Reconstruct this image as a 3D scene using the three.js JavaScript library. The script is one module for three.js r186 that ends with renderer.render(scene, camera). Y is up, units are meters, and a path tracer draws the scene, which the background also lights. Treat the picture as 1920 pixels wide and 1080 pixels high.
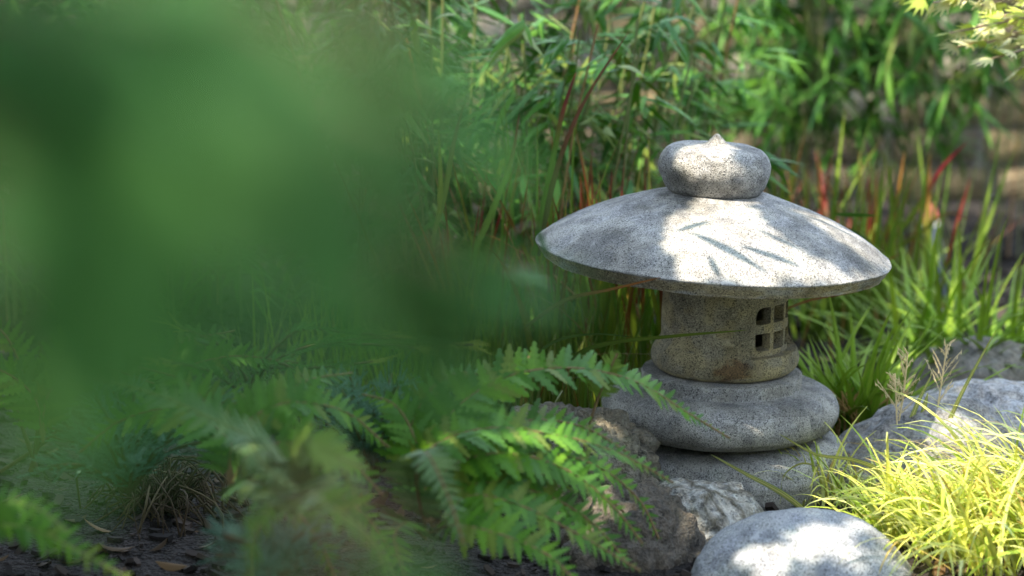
import * as THREE from 'three';
import { mergeGeometries, mergeVertices } from 'three/addons/utils/BufferGeometryUtils.js';
import { ImprovedNoise } from 'three/addons/math/ImprovedNoise.js';
import { Brush, Evaluator, SUBTRACTION } from 'three-bvh-csg';

// ---------------------------------------------------------------- camera, sky, sun, exposure
const V = (x = 0, y = 0, z = 0) => new THREE.Vector3(x, y, z);
const scene = new THREE.Scene();
const CAM = V(0, 0.97, 3.4), PITCH = 11.5 * Math.PI / 180;
const camera = new THREE.PerspectiveCamera(13.58, 16 / 9, 0.05, 400);
camera.position.copy(CAM); camera.rotation.x = -PITCH;
camera.focus = 3.32; camera.userData.fStop = 2.6;
camera.updateMatrixWorld(true); camera.updateProjectionMatrix();

const renderer = new THREE.WebGLRenderer({ antialias: true });
renderer.setSize(1024, 576);
renderer.toneMapping = THREE.LinearToneMapping;
renderer.toneMappingExposure = 3.35;
renderer.shadowMap.enabled = true;

const SUN = V(-0.40, 0.86, 0.32).normalize();
const sun = new THREE.DirectionalLight(new THREE.Color(1.0, 0.89, 0.72), 3.9);
sun.position.copy(SUN).multiplyScalar(8); sun.castShadow = true;
Object.assign(sun.shadow.camera, { left: -4, right: 4, top: 4, bottom: -4, near: 0.1, far: 20 });
sun.shadow.mapSize.set(4096, 4096);
scene.add(sun, sun.target);
{
  const w = 256, h = 128, d = new Float32Array(w * h * 4);
  for (let j = 0; j < h; j++) for (let i = 0; i < w; i++) {
    const up = ((j + 0.5) / h - 0.5) * Math.PI, az = ((i + 0.5) / w - 0.5) * 2 * Math.PI;
    const y = Math.sin(up), x = Math.cos(az) * Math.cos(up), z = Math.sin(az) * Math.cos(up);
    const k = Math.pow(1 - Math.max(0, y), 2.2), glow = 0.5 * Math.exp((x * SUN.x + y * SUN.y + z * SUN.z - 1) * 9);
    const o = (j * w + i) * 4, s = 1.12;
    d[o] = s * (0.56 + 0.32 * k + glow); d[o + 1] = s * (0.70 + 0.22 * k + glow); d[o + 2] = s * (0.94 + 0.06 * k + glow * 0.95); d[o + 3] = 1;
  }
  const t = new THREE.DataTexture(d, w, h, THREE.RGBAFormat, THREE.FloatType);
  t.mapping = THREE.EquirectangularReflectionMapping; t.magFilter = THREE.LinearFilter; t.needsUpdate = true;
  scene.background = t; scene.environment = t;
}

// ---------------------------------------------------------------- helpers
const rngOf = (seed) => () => { seed = (seed + 0x6d2b79f5) | 0; let t = Math.imul(seed ^ (seed >>> 15), 1 | seed); t = (t + Math.imul(t ^ (t >>> 7), 61 | t)) ^ t; return ((t ^ (t >>> 14)) >>> 0) / 4294967296; };
const noiseGen = new ImprovedNoise(), N3 = (x, y, z) => noiseGen.noise(x, y, z);
const fbm = (x, y, z, o = 4) => { let s = 0, a = 0.5; for (let i = 0; i < o; i++) { s += a * N3(x, y, z); x *= 2.03; y *= 2.03; z *= 2.03; a *= 0.5; } return s; };
const { lerp, clamp, smoothstep } = THREE.MathUtils, TAU = Math.PI * 2;
function ray(px, py) { return V((px / 960) - 1, 1 - py / 540, 0.5).unproject(camera).sub(CAM).normalize(); }
function PZ(px, py, z) { const d = ray(px, py); return d.multiplyScalar((z - CAM.z) / d.z).add(CAM); }      // on the plane across the garden at z
function G(px, py, y = 0) { const d = ray(px, py); return d.multiplyScalar((y - CAM.y) / d.y).add(CAM); }       // on the ground
const toPx = (p) => { const q = p.clone().project(camera); return [(q.x + 1) * 960, (1 - q.y) * 540]; };

const used = new Map();
function numbered(n) { const k = used.get(n) ?? 0; used.set(n, k + 1); return k ? n + '_' + String(k).padStart(3, '0') : n; }
function shade(o) { o.traverse((m) => { m.castShadow = true; m.receiveShadow = true; }); }
function thing(name, label, category, pos = V(), group) {
  const o = new THREE.Group(); o.name = numbered(name); o.position.copy(pos); o.userData = { label, category };
  if (group) o.userData.group = group;
  scene.add(o); return o;
}
function part(name, geo, mat, parent, label) {
  const m = new THREE.Mesh(geo, mat); m.name = name; m.castShadow = m.receiveShadow = true; parent.add(m);
  if (label) m.userData.label = label;
  return m;
}
function single(name, geo, mat, label, category, pos = V()) {
  const m = new THREE.Mesh(geo, mat); m.name = numbered(name); m.position.copy(pos); m.castShadow = m.receiveShadow = true;
  m.userData = { label, category }; scene.add(m); return m;
}
// textures ---------------------------------------------------------
function tileNoise(n, seed) {
  const r = rngOf(seed), a = new Float32Array(n * n); for (let i = 0; i < a.length; i++) a[i] = r();
  return (u, v) => {
    u = (u - Math.floor(u)) * n; v = (v - Math.floor(v)) * n;
    const i = Math.floor(u) % n, j = Math.floor(v) % n, i1 = (i + 1) % n, j1 = (j + 1) % n; let x = u - Math.floor(u), y = v - Math.floor(v);
    x = x * x * (3 - 2 * x); y = y * y * (3 - 2 * y);
    return (a[j * n + i] * (1 - x) + a[j * n + i1] * x) * (1 - y) + (a[j1 * n + i] * (1 - x) + a[j1 * n + i1] * x) * y;
  };
}
const enc = (c) => Math.round(255 * (c <= 0.0031308 ? 12.92 * c : 1.055 * Math.pow(Math.min(1, c), 1 / 2.4) - 0.055));
function colorTex(n, f, rep = 1) {
  const d = new Uint8Array(n * n * 4);
  for (let j = 0; j < n; j++) for (let i = 0; i < n; i++) { const c = f((i + 0.5) / n, (j + 0.5) / n), o = (j * n + i) * 4; d[o] = enc(Math.max(0, c[0])); d[o + 1] = enc(Math.max(0, c[1])); d[o + 2] = enc(Math.max(0, c[2])); d[o + 3] = 255; }
  return finish(new THREE.DataTexture(d, n, n), rep, true);
}
function greyTex(n, f, rep = 1) {
  const d = new Uint8Array(n * n * 4);
  for (let j = 0; j < n; j++) for (let i = 0; i < n; i++) { const c = clamp(Math.round(255 * f((i + 0.5) / n, (j + 0.5) / n)), 0, 255), o = (j * n + i) * 4; d[o] = d[o + 1] = d[o + 2] = c; d[o + 3] = 255; }
  return finish(new THREE.DataTexture(d, n, n), rep, false);
}
function finish(t, rep, srgb) {
  t.wrapS = t.wrapT = THREE.RepeatWrapping; t.magFilter = THREE.LinearFilter; t.repeat.set(rep, rep);
  if (srgb) t.colorSpace = THREE.SRGBColorSpace;
  t.needsUpdate = true; return t;
}
const rgb = (r, g, b) => new THREE.Color().setRGB(r, g, b);
// every face takes its uv, in metres, from the axis it looks along
function boxUV(geo) {
  const g = geo.index ? geo.toNonIndexed() : geo, p = g.attributes.position, uv = new Float32Array(p.count * 2), a = V(), b = V(), c = V();
  for (let i = 0; i < p.count; i += 3) {
    a.fromBufferAttribute(p, i); b.fromBufferAttribute(p, i + 1).sub(a); c.fromBufferAttribute(p, i + 2).sub(a); b.cross(c);
    const x = Math.abs(b.x), y = Math.abs(b.y), z = Math.abs(b.z);
    for (let k = i; k < i + 3; k++) {
      const X = p.getX(k), Y = p.getY(k), Z = p.getZ(k);
      const [u, v] = y >= x && y >= z ? [X, Z] : x >= z ? [Z + 0.37, Y] : [X + 0.13, Y + 0.21];
      uv[2 * k] = u; uv[2 * k + 1] = v;
    }
  }
  g.setAttribute('uv', new THREE.BufferAttribute(uv, 2)); return g;
}
function paint(geo, f) {   // vertex colours from f(x, y, z) -> [r, g, b]
  const p = geo.attributes.position, c = new Float32Array(p.count * 3);
  for (let i = 0; i < p.count; i++) c.set(f(p.getX(i), p.getY(i), p.getZ(i)), 3 * i);
  geo.setAttribute('color', new THREE.BufferAttribute(c, 3)); return geo;
}
// a strip of leaf along a path, folded a little along its midrib
function ribbon(path, width, { side = V(0, 0, 1), fold = 0.15, color, twist = 0 } = {}) {
  const n = path.length, P = [], U = [], C = [], I = [], T = V(), S = V(), Nn = V();
  for (let i = 0; i < n; i++) {
    const t = i / (n - 1); T.subVectors(path[Math.min(n - 1, i + 1)], path[Math.max(0, i - 1)]).normalize();
    S.copy(side).applyAxisAngle(T, twist * t).addScaledVector(T, -S.dot(T)).normalize(); Nn.crossVectors(T, S);
    const w = width(t) / 2;
    for (const k of [-1, 0, 1]) {
      const q = path[i].clone().addScaledVector(S, k * w).addScaledVector(Nn, Math.abs(k) * fold * w * 2);
      P.push(q.x, q.y, q.z); U.push((k + 1) / 2, t); if (color) C.push(...color(t, k));
    }
    if (i) { const o = 3 * i; for (const k of [0, 1]) I.push(o - 3 + k, o + k, o + 1 + k, o - 3 + k, o + 1 + k, o - 2 + k); }
  }
  const g = new THREE.BufferGeometry();
  g.setAttribute('position', new THREE.Float32BufferAttribute(P, 3)); g.setAttribute('uv', new THREE.Float32BufferAttribute(U, 2));
  if (color) g.setAttribute('color', new THREE.Float32BufferAttribute(C, 3));
  g.setIndex(I); g.computeVertexNormals(); return g;
}
const smoothPath = (pts, n) => new THREE.CatmullRomCurve3(pts).getPoints(n);
// a blade that rises from the origin, leans towards +x and droops
function bladeGeo({ L, w, lean, droop, segs = 9, color, fold = 0.18, twist = 0, kink = 0 }) {
  const path = []; let p = V(), a = lean;
  for (let i = 0; i <= segs; i++) { path.push(p.clone()); const t = i / segs; a = lean + droop * Math.pow(t, 1.6) + (kink && t > kink ? 1.5 : 0); p = p.clone().add(V(Math.sin(a), Math.cos(a), 0).multiplyScalar(L / segs)); }
  return ribbon(path, (t) => w * Math.min(1, 0.55 + t * 1.8) * Math.pow(Math.max(0, 1 - t), 0.75) + 0.0004, { fold, twist, color });
}
function leafMat(opts) {
  return new THREE.MeshPhysicalMaterial({ roughness: 0.55, side: THREE.DoubleSide, transmission: 0.4, thickness: 0, ior: 1.4, specularIntensity: 0.5, ...opts });
}
// the leaves of a plant: the 300 that show largest are parts, the others one part
function leaves(root, name, list, mats, stuffName) {
  root.updateMatrixWorld(true);
  const q = V();
  for (const l of list) {
    q.setFromMatrixPosition(l.m).applyMatrix4(root.matrixWorld); const [x, y] = toPx(q), out = Math.max(0, -x, x - 1920, -y, y - 1080);
    l.rank = out > 60 ? -out : l.size / q.distanceTo(CAM);
  }
  list.sort((a, b) => b.rank - a.rank);
  const few = list.slice(0, 300), rest = list.slice(300);
  for (const l of few) { const m = part(name, l.g, l.mat, root); m.applyMatrix4(l.m); }
  for (const mat of new Set(rest.map((l) => l.mat))) {
    const m = part(stuffName, mergeGeometries(rest.filter((l) => l.mat === mat).map((l) => l.g.clone().applyMatrix4(l.m))), mat, root); m.userData.kind = 'stuff';
  }
}
const M4 = (pos, q, s = 1) => new THREE.Matrix4().compose(pos, q, V(s, s, s));
const basis = (x, y, z) => new THREE.Quaternion().setFromRotationMatrix(new THREE.Matrix4().makeBasis(x, y, z));

// ---------------------------------------------------------------- materials of stone and soil
const gA = tileNoise(330, 11), gB = tileNoise(400, 12), gC = tileNoise(210, 13), gD = tileNoise(24, 14), gE = tileNoise(500, 15), gF = tileNoise(7, 16);
const gL = tileNoise(46, 17), gM = tileNoise(13, 18);
const granite = (tint, warm) => (u, v) => {
  const a = gA(u, v), b = gB(u, v), c = gC(u, v), e = gE(u, v), patch = gD(u, v) * 0.6 + gF(u, v) * 0.4;
  let k = 0.33 + 0.10 * (b - 0.5) + 0.16 * (e - 0.5) + 0.22 * (patch - 0.5);
  k = lerp(k, 0.56, smoothstep(c * 0.5 + e * 0.5, 0.60, 0.74) * 0.7);
  k = lerp(k, 0.06, smoothstep(a * 0.66 + b * 0.34, 0.60, 0.70) * 0.88);
  k = lerp(k, 0.10, smoothstep(e, 0.86, 0.96) * 0.7);
  k *= lerp(1, 0.72, smoothstep(gM(u, v) * 0.75 + b * 0.25, 0.58, 0.74));
  k = lerp(k, 0.46, 0.7 * smoothstep(gL(u, v) * 0.8 + e * 0.2, 0.76, 0.84));
  const w = warm * smoothstep(patch, 0.35, 0.65);
  return [k * tint[0], k * tint[1] * (1 - 0.07 * w), k * tint[2] * (1 - 0.30 * w)];
};
const graniteBump = greyTex(1024, (u, v) => 0.5 + 0.3 * (gA(u, v) - 0.5) + 0.35 * (gB(u, v) - 0.5) + 0.35 * (gD(u, v) - 0.5) + 0.3 * (gE(u, v) - 0.5), 1 / 0.34);
const stoneMat = (map, bump, bumpScale, o = {}) => new THREE.MeshStandardMaterial({ map, bumpMap: bump, bumpScale, roughness: 0.9, ...o });
const graniteGrey = stoneMat(colorTex(1024, granite([1.0, 0.985, 0.95], 0.25), 1 / 0.34), graniteBump, 0.0016, { vertexColors: true });
const graniteWarm = stoneMat(colorTex(1024, granite([0.98, 0.88, 0.62], 0.8), 1 / 0.34), graniteBump, 0.0018, { vertexColors: true });
const rA = tileNoise(16, 21), rB = tileNoise(48, 22), rC = tileNoise(160, 23), rD = tileNoise(420, 24);
const rockTex = colorTex(1024, (u, v) => { const k = 0.62 + 0.35 * (rA(u, v) - 0.5) + 0.45 * (rB(u, v) - 0.5) + 0.45 * (rC(u, v) - 0.5) + 0.35 * (rD(u, v) - 0.5); const w = rB(u + 0.3, v) - 0.5; return [k * (1 + 0.12 * w), k, k * (1 - 0.16 * w)]; }, 1 / 0.4);
const rockBump = greyTex(1024, (u, v) => 0.5 + 0.5 * (rB(u, v) - 0.5) + 0.4 * (rC(u, v) - 0.5) + 0.2 * (rD(u, v) - 0.5), 1 / 0.4);
const rockMat = stoneMat(rockTex, rockBump, 0.004, { vertexColors: true });
const smoothRockMat = stoneMat(rockTex, rockBump, 0.0016, { vertexColors: true, roughness: 0.8 });
const soilMat = new THREE.MeshStandardMaterial({
  map: colorTex(1024, (u, v) => { const k = 0.008 + 0.022 * rC(u, v) * rB(u, v) + 0.06 * Math.pow(rD(u, v), 4) + 0.02 * (rA(u, v) - 0.5); return [k * 1.15, k * 0.88, k * 0.72]; }, 1 / 0.5),
  bumpMap: greyTex(512, (u, v) => 0.5 * rB(u, v) + 0.5 * rC(u, v), 1 / 0.5), bumpScale: 0.02, roughness: 1 });

// ---------------------------------------------------------------- ground
const terr = (x, z) => 0.018 * fbm(x * 2.1, 0.3, z * 2.1, 3) + 0.012 * fbm(x * 9, 4.3, z * 9, 2) - 0.02 * smoothstep(z, 0.2, 0.8);
{
  const xs = [], zs = [];
  for (let i = -60; i <= 60; i++) { const s = Math.abs(i) / 60; xs.push(Math.sign(i) * (s * 1.9 + 200 * Math.pow(s, 14))); }
  for (let i = -80; i <= 80; i++) { const s = Math.abs(i) / 80; zs.push(0.3 + Math.sign(i) * (s * 3.2 + 200 * Math.pow(s, 14))); }
  const P = [], U = [], I = [];
  zs.forEach((z, j) => xs.forEach((x, i) => {
    P.push(x, Math.abs(x) < 4 && Math.abs(z) < 5 ? terr(x, z) : 0, z); U.push(x, z);
    if (i && j) { const n = xs.length, o = j * n + i; I.push(o - n - 1, o - 1, o, o - n - 1, o, o - n); }
  }));
  const g = new THREE.BufferGeometry(); g.setAttribute('position', new THREE.Float32BufferAttribute(P, 3)); g.setAttribute('uv', new THREE.Float32BufferAttribute(U, 2)); g.setIndex(I); g.computeVertexNormals();
  const m = new THREE.Mesh(g, soilMat); m.name = 'ground'; m.userData = { kind: 'structure', label: 'dark bare soil of the planting bed', category: 'ground' }; m.receiveShadow = m.castShadow = true; scene.add(m);
}
const onG = (px, py) => { const p = G(px, py); p.y = terr(p.x, p.z); return p; };

// ---------------------------------------------------------------- garden wall
const WALLZ = -2.45;
{
  const r = rngOf(5), wall = thing('garden_wall', 'low garden wall of ochre and grey stone blocks in thick pale mortar at the back', 'wall', V(0, 0, WALLZ));
  const mortar = new THREE.MeshStandardMaterial({ map: colorTex(256, (u, v) => { const k = 0.42 + 0.25 * (rB(u, v) - 0.5) + 0.2 * (rC(u, v) - 0.5); return [k, k * 0.94, k * 0.82]; }, 1 / 0.3), bumpMap: rockBump, bumpScale: 0.006, roughness: 1 });
  part('mortar', boxUV(new THREE.BoxGeometry(4.4, 1.5, 0.2).translate(0, 0.7, -0.115)), mortar, wall);
  const tones = [[0.20, 0.155, 0.08], [0.17, 0.135, 0.075], [0.24, 0.185, 0.11], [0.14, 0.11, 0.07], [0.24, 0.21, 0.16], [0.31, 0.27, 0.22]];
  const mats = tones.map((t) => stoneMat(rockTex, rockBump, 0.006, { color: rgb(t[0] * 1.5, t[1] * 1.5, t[2] * 1.5) }));
  const geos = [];
  for (const w of [0.09, 0.12, 0.16, 0.2]) for (let k = 0; k < 3; k++) {
    const g = new THREE.BoxGeometry(w, 0.07, 0.05, 4, 3, 2), p = g.attributes.position;
    for (let i = 0; i < p.count; i++) {
      const x = p.getX(i), y = p.getY(i), z = p.getZ(i), e = Math.max(Math.abs(x) - w / 2 + 0.012, 0) / 0.012, f = Math.max(Math.abs(y) - 0.035 + 0.012, 0) / 0.012;
      p.setXYZ(i, x + 0.006 * N3(x * 30, y * 30 + k * 5, z * 30), y + 0.006 * N3(x * 30 + 9, y * 30, z * 30 + k * 7), z - (z > 0 ? 0.006 * (e * e + f * f) : 0) + 0.004 * N3(x * 40, y * 40 + k, 3));
    }
    const h = boxUV(g); h.computeVertexNormals(); geos.push([w, h]);
  }
  const spare = new Map(); let n = 0;
  for (let row = 0; row < 15; row++) {
    let x = -2.1 + r() * 0.1;
    while (x < 2.1) {
      const [w, g] = geos[Math.floor(r() * geos.length)], mat = mats[Math.floor(r() * mats.length)];
      const m = new THREE.Matrix4().makeTranslation(x + w / 2, 0.045 + row * 0.092 + (r() - 0.5) * 0.006, -0.006 + r() * 0.012);
      const vis = row < 7 && x > -1.3 && x < 1.4;
      if (vis && n < 300) { n++; part('stone_block', g, mat, wall).applyMatrix4(m); } else { if (!spare.has(mat)) spare.set(mat, []); spare.get(mat).push(g.clone().applyMatrix4(m)); }
      x += w + 0.02 + r() * 0.008;
    }
  }
  for (const [mat, list] of spare) part('upper_stone_blocks', mergeGeometries(list), mat, wall).userData.kind = 'stuff';
}

// ---------------------------------------------------------------- stone lantern
const LX = PZ(1350, 700, 0).x, yAt = (py) => PZ(1350, py, 0).y;
const lantern = thing('stone_lantern', 'round grey granite garden lantern with a wide mushroom roof and lattice window', 'stone lantern', V(LX, 0, 0));
const MM = 0.000775;   // metres to a pixel of the photograph where the lantern stands
const lanternSolids = [];
function turned(profile, segs, amp, freq, seed, sharp) {
  const pts = sharp ? profile.map(([r, y]) => new THREE.Vector2(r, y)) : new THREE.SplineCurve(profile.map(([r, y]) => new THREE.Vector2(r, y))).getPoints(profile.length * 9);
  pts.forEach((p) => { p.x = Math.max(0, p.x); }); pts[0].x = 0; pts[pts.length - 1].x = 0;
  const g0 = new THREE.LatheGeometry(pts, segs); g0.deleteAttribute('uv'); g0.deleteAttribute('normal');
  const g = mergeVertices(g0, 1e-5), p = g.attributes.position;
  for (let i = 0; i < p.count; i++) {
    const x = p.getX(i), y = p.getY(i), z = p.getZ(i), q = 1 + amp * fbm(x * freq + seed, y * freq, z * freq, 3) / Math.max(0.03, Math.hypot(x, z));
    p.setXYZ(i, x * q, y + amp * 0.7 * fbm(x * freq, y * freq + seed, z * freq + 7, 3) + 0.0012 * fbm(x * 70, y * 70, z * 70 + seed, 2), z * q);
  }
  g.computeVertexNormals(); return g;
}
const stain = (s, lo = 0.78, f = 9) => (x, y, z) => { const n = fbm(x * f + s, y * f, z * f, 4) + 0.35 * fbm(x * f * 6 + s, y * f * 6, z * f * 6, 2), k = lerp(lo, 1.06, smoothstep(n, -0.25, 0.12)); return [k, k * lerp(0.97, 1, k), k * lerp(0.9, 1, k)]; };
{
  const yPl = yAt(808), yRingB = yAt(708), yRingT = yAt(692), yRim = yAt(469), yRoofB = yAt(491);
  // plinth stone
  let g = turned([[0, -0.05], [0.13, -0.05], [0.163, -0.01], [0.172, 0.03], [0.170, yPl - 0.045], [0.158, yPl - 0.012], [0.13, yPl], [0.06, yPl + 0.001], [0, yPl + 0.001]], 120, 0.012, 9, 3);
  g.translate(0.018, -0.006, 0.005); part('plinth', boxUV(paint(g, stain(2, 0.75))), graniteGrey, lantern, 'coarser rounded block under the base').rotation.z = 0.06;
  // base disc with its raised ring
  const rB_ = 221 * MM, rR = 149 * MM, hB = yRingB - yPl;
  const base = new THREE.Group();
  g = turned([[0, 0.002], [0.10, 0.001], [0.118, 0.002], [0.138, 0.006], [0.151, hB * 0.15], [rB_ - 0.007, hB * 0.27], [rB_, hB * 0.49], [rB_ - 0.005, hB * 0.70], [0.153, hB * 0.83], [0.137, hB * 0.885], [rR + 0.007, hB * 0.90], [rR + 0.0018, hB * 0.902], [rR + 0.0003, hB * 0.92], [rR, hB + 0.001], [rR, hB + 0.008], [rR - 0.0015, hB + 0.011], [rR - 0.006, hB + (yRingT - yRingB) - 0.001], [0.09, hB + (yRingT - yRingB)], [0, hB + (yRingT - yRingB)]], 160, 0.0035, 11, 9);
  const b = part('base', boxUV(paint(g, stain(5, 0.78))), graniteGrey, lantern); b.position.y = yPl; b.rotation.z = -0.025;
  // light chamber: hollow, with a lattice of openings cut through the wall
  const rC_ = 0.0925, rBulge = 0.1055, h = yRoofB - yRingT + 0.006, yb = (py) => yAt(py) - yRingT;
  const outer = turned([[0, 0], [0.06, 0], [0.087, 0.0005], [0.0975, 0.0045], [0.1042, 0.0125], [rBulge + 0.0007, 0.0215], [0.1045, 0.0315], [0.0995, 0.0400], [0.0955, 0.0450], [rC_ + 0.0006, 0.0500], [rC_, 0.060], [rC_, yb(600)], [rC_ - 0.001, yb(550)], [rC_, h - 0.002], [rC_ - 0.006, h], [0.04, h], [0, h]], 120, 0.002, 14, 4);
  outer.setAttribute('uv', new THREE.BufferAttribute(new Float32Array(outer.attributes.position.count * 2), 2));
  const ev = new Evaluator(); ev.useGroups = false; ev.attributes = ['position', 'normal', 'uv'];
  let solid = new Brush(outer);
  const cut = (geo) => { const bb = new Brush(geo); bb.updateMatrixWorld(); solid.updateMatrixWorld(); solid = ev.evaluate(solid, bb, SUBTRACTION); };
  const cav = new THREE.CylinderGeometry(0.064, 0.064, h - 0.03, 48).translate(0, h / 2 + 0.004, 0); cut(cav);
  const D = Math.PI / 180, off = -5.5 * D;
  { // the recessed window field, cut into the flared foot
    const s = new THREE.Shape(), a0 = 22 * D + off, a1 = 104 * D + off, n = 30, at = (rr, a) => [Math.sin(a) * rr, -Math.cos(a) * rr];
    for (let i = 0; i <= n; i++) { const q = at(0.0885, lerp(a0, a1, i / n)); i ? s.lineTo(...q) : s.moveTo(...q); }
    for (let i = n; i >= 0; i--) s.lineTo(...at(0.125, lerp(a0, a1, i / n)));
    const e = new THREE.ExtrudeGeometry(s, { depth: yb(528) - yb(646), bevelEnabled: false, curveSegments: 4 }); e.rotateX(-Math.PI / 2); e.translate(0, yb(646), 0); cut(e);
  }
  const panes = [[29, 45.5], [50.5, 68], [73.5, 91]], rows = [[556, 587], [604, 636]];
  panes.forEach(([a0, a1], k) => rows.forEach(([t, bt], j) => {
    const am = (a0 + a1) / 2 * D + off, w = 2 * 0.0915 * Math.sin((a1 - a0) / 2 * D), hh = yb(t) - yb(bt), c = 0.0035, big = k === 0 ? Math.min(w, hh) * 0.62 : c;
    const s = new THREE.Shape(), cTL = j === 0 ? big : c, cBL = j === 1 ? big * 0.6 : c;
    s.moveTo(-w / 2 + cBL, 0); s.lineTo(w / 2 - c, 0); s.quadraticCurveTo(w / 2, 0, w / 2, c); s.lineTo(w / 2, hh - c); s.quadraticCurveTo(w / 2, hh, w / 2 - c, hh);
    s.lineTo(-w / 2 + cTL, hh); s.quadraticCurveTo(-w / 2, hh, -w / 2, hh - cTL); s.lineTo(-w / 2, cBL); s.quadraticCurveTo(-w / 2, 0, -w / 2 + cBL, 0);
    const e = new THREE.ExtrudeGeometry(s, { depth: 0.06, bevelEnabled: false, curveSegments: 6 }); e.translate(0, yb(bt), 0.05); e.rotateY(am); cut(e);
  }));
  const cg = solid.geometry.clone(); cg.deleteAttribute('uv');
  const rust = V(Math.sin(0.02) * 0.1, yb(666), Math.cos(0.02) * 0.1);
  const st = stain(8, 0.72, 12);
  const chamber = part('light_chamber', boxUV(paint(cg.index ? cg.toNonIndexed() : cg, (x, y, z) => {
    const c = st(x, y, z), d = Math.hypot(x - rust.x, (y - rust.y) * 1.5, z - rust.z), k = smoothstep(0.030 + 0.016 * N3(x * 90, y * 90, z * 90) - d, 0, 0.012);
    return [c[0] * lerp(1, 0.55, k), c[1] * lerp(1, 0.42, k), c[2] * lerp(1, 0.34, k)];
  })), graniteWarm, lantern); chamber.position.set(0.006, yRingT, 0); chamber.rotation.z = -0.012;
  // roof
  const rr = 333 * MM * 0.985, t = yRim - yRoofB;
  const tilt = new THREE.Euler(0, 0, -0.062);
  g = turned([[0, -t + 0.006], [0.08, -t + 0.004], [0.17, -t - 0.001], [rr - 0.020, -t - 0.002], [rr - 0.0125, -t - 0.0005], [rr - 0.011, -t + 0.002], [rr - 0.006, -0.009], [rr - 0.001, -0.0012], [rr - 0.0004, 0.0004], [rr - 0.002, 0.0022], [rr - 0.008, 0.0062], [0.229, 0.0195], [0.199, 0.0365], [0.160, 0.0545], [0.122, 0.0680], [0.09, 0.0785], [0.066, 0.084], [0.03, 0.086], [0, 0.086]], 200, 0.004, 9, 6);
  const roofStain = stain(11, 0.62, 10), rimFilm = (x, y, z) => { const c = roofStain(x, y, z), k = y < -0.0015 && Math.hypot(x, z) > rr - 0.03 ? smoothstep(fbm(x * 30, y * 60, z * 30, 3), -0.25, 0.1) : 0; return [c[0] * lerp(1, 0.92, k), c[1] * lerp(1, 0.80, k), c[2] * lerp(1, 0.54, k)]; };
  const roof = part('roof', boxUV(paint(g, rimFilm)), graniteGrey, lantern); roof.position.set(-0.0135, yRim, 0); roof.rotation.copy(tilt);
  // finial
  g = turned([[0, 0], [0.05, 0], [0.0645, 0.002], [0.072, 0.012], [0.0795, 0.033], [0.0785, 0.048], [0.070, 0.0605], [0.055, 0.0665], [0.032, 0.0685], [0.018, 0.0705], [0.010, 0.0765], [0.003, 0.0835], [0, 0.0845]], 120, 0.004, 22, 8);
  const fin = part('finial', boxUV(paint(g, stain(14, 0.66, 20))), graniteGrey, lantern, 'squat onion-shaped stone knob with a small point'); fin.position.set(-0.015, yRim + 0.0835, 0); fin.rotation.copy(tilt);
  lanternSolids.push(roof, fin);
}

// ---------------------------------------------------------------- rocks
const rockSolids = [];
function rock(label, top, size, { seed, detail = 28, rough = 0.12, ridge = 0, fine = 0.5, freq = 1.6, mat = rockMat, turn = 0, tiltZ = 0, tiltX = 0, box = 2.4, col }) {
  const g = mergeVertices((() => { const q = new THREE.IcosahedronGeometry(1, detail); q.deleteAttribute('uv'); q.deleteAttribute('normal'); return q; })(), 1e-5), p = g.attributes.position, v = V();
  for (let i = 0; i < p.count; i++) {
    v.fromBufferAttribute(p, i);
    const k = Math.pow(Math.pow(Math.abs(v.x), box) + Math.pow(Math.abs(v.y), box) + Math.pow(Math.abs(v.z), box), -1 / box);
    let d = 1 + rough * 2 * fbm(v.x * freq + seed, v.y * freq, v.z * freq, 5);
    if (ridge) d += ridge * (Math.abs(N3(v.x * 3.2 + seed, v.y * 2.2 + 5, v.z * 3.2)) - 0.25) + ridge * fine * (Math.abs(N3(v.x * 8 + seed, v.y * 5, v.z * 8)) - 0.2);
    v.multiplyScalar(k * d).multiply(size); p.setXYZ(i, v.x, v.y, v.z);
  }
  g.applyMatrix4(new THREE.Matrix4().makeRotationFromEuler(new THREE.Euler(tiltX, turn, tiltZ)));
  g.computeVertexNormals(); g.computeBoundingBox();
  const o = single('rock', boxUV(paint(g, col)), mat, label, 'rock', V(top.x, top.y - g.boundingBox.max.y, top.z));
  rockSolids.push(o); return o;
}
const toneCol = (c, s, amp = 0.35, f = 12) => (x, y, z) => { const n = fbm(x * f + s, y * f, z * f, 4), k = 1 + amp * n * 2; return [c[0] * k, c[1] * k, c[2] * k * (1 - 0.1 * n)]; };
rock('smooth blue-grey boulder in the bottom foreground with bright dapples of sun', PZ(1512, 956, 0.43), V(0.158, 0.125, 0.14), { seed: 3, rough: 0.055, box: 1.9, freq: 1.3, mat: graniteGrey, tiltZ: -0.10, turn: 0.2, col: toneCol([1.08, 1.14, 1.24], 3, 0.16, 16) });
rock('rugged white-veined rock between the boulder and the lantern plinth', PZ(1308, 897, 0.26), V(0.086, 0.13, 0.085), { seed: 7, detail: 44, rough: 0.12, ridge: 0.07, fine: 0.1, freq: 1.4, turn: 0.5, tiltZ: -0.15, box: 3, col: (x, y, z) => {
  const n = fbm(x * 16 + 3, y * 16, z * 16, 4), b = Math.abs(Math.sin(60 * (x * 0.6 + y * 0.9 - z * 0.3) + 7 * n)), m = Math.pow(b, 1.5); return [lerp(0.20, 0.66, m), lerp(0.175, 0.63, m), lerp(0.125, 0.56, m)]; } });
rock('long brown-grey rock under the fern fronds left of the veined rock', PZ(1172, 908, 0.34), V(0.098, 0.13, 0.085), { seed: 13, rough: 0.10, ridge: 0.16, turn: 0.3, tiltZ: -0.42, col: toneCol([0.15, 0.125, 0.095], 13, 0.4, 10) });
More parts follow.
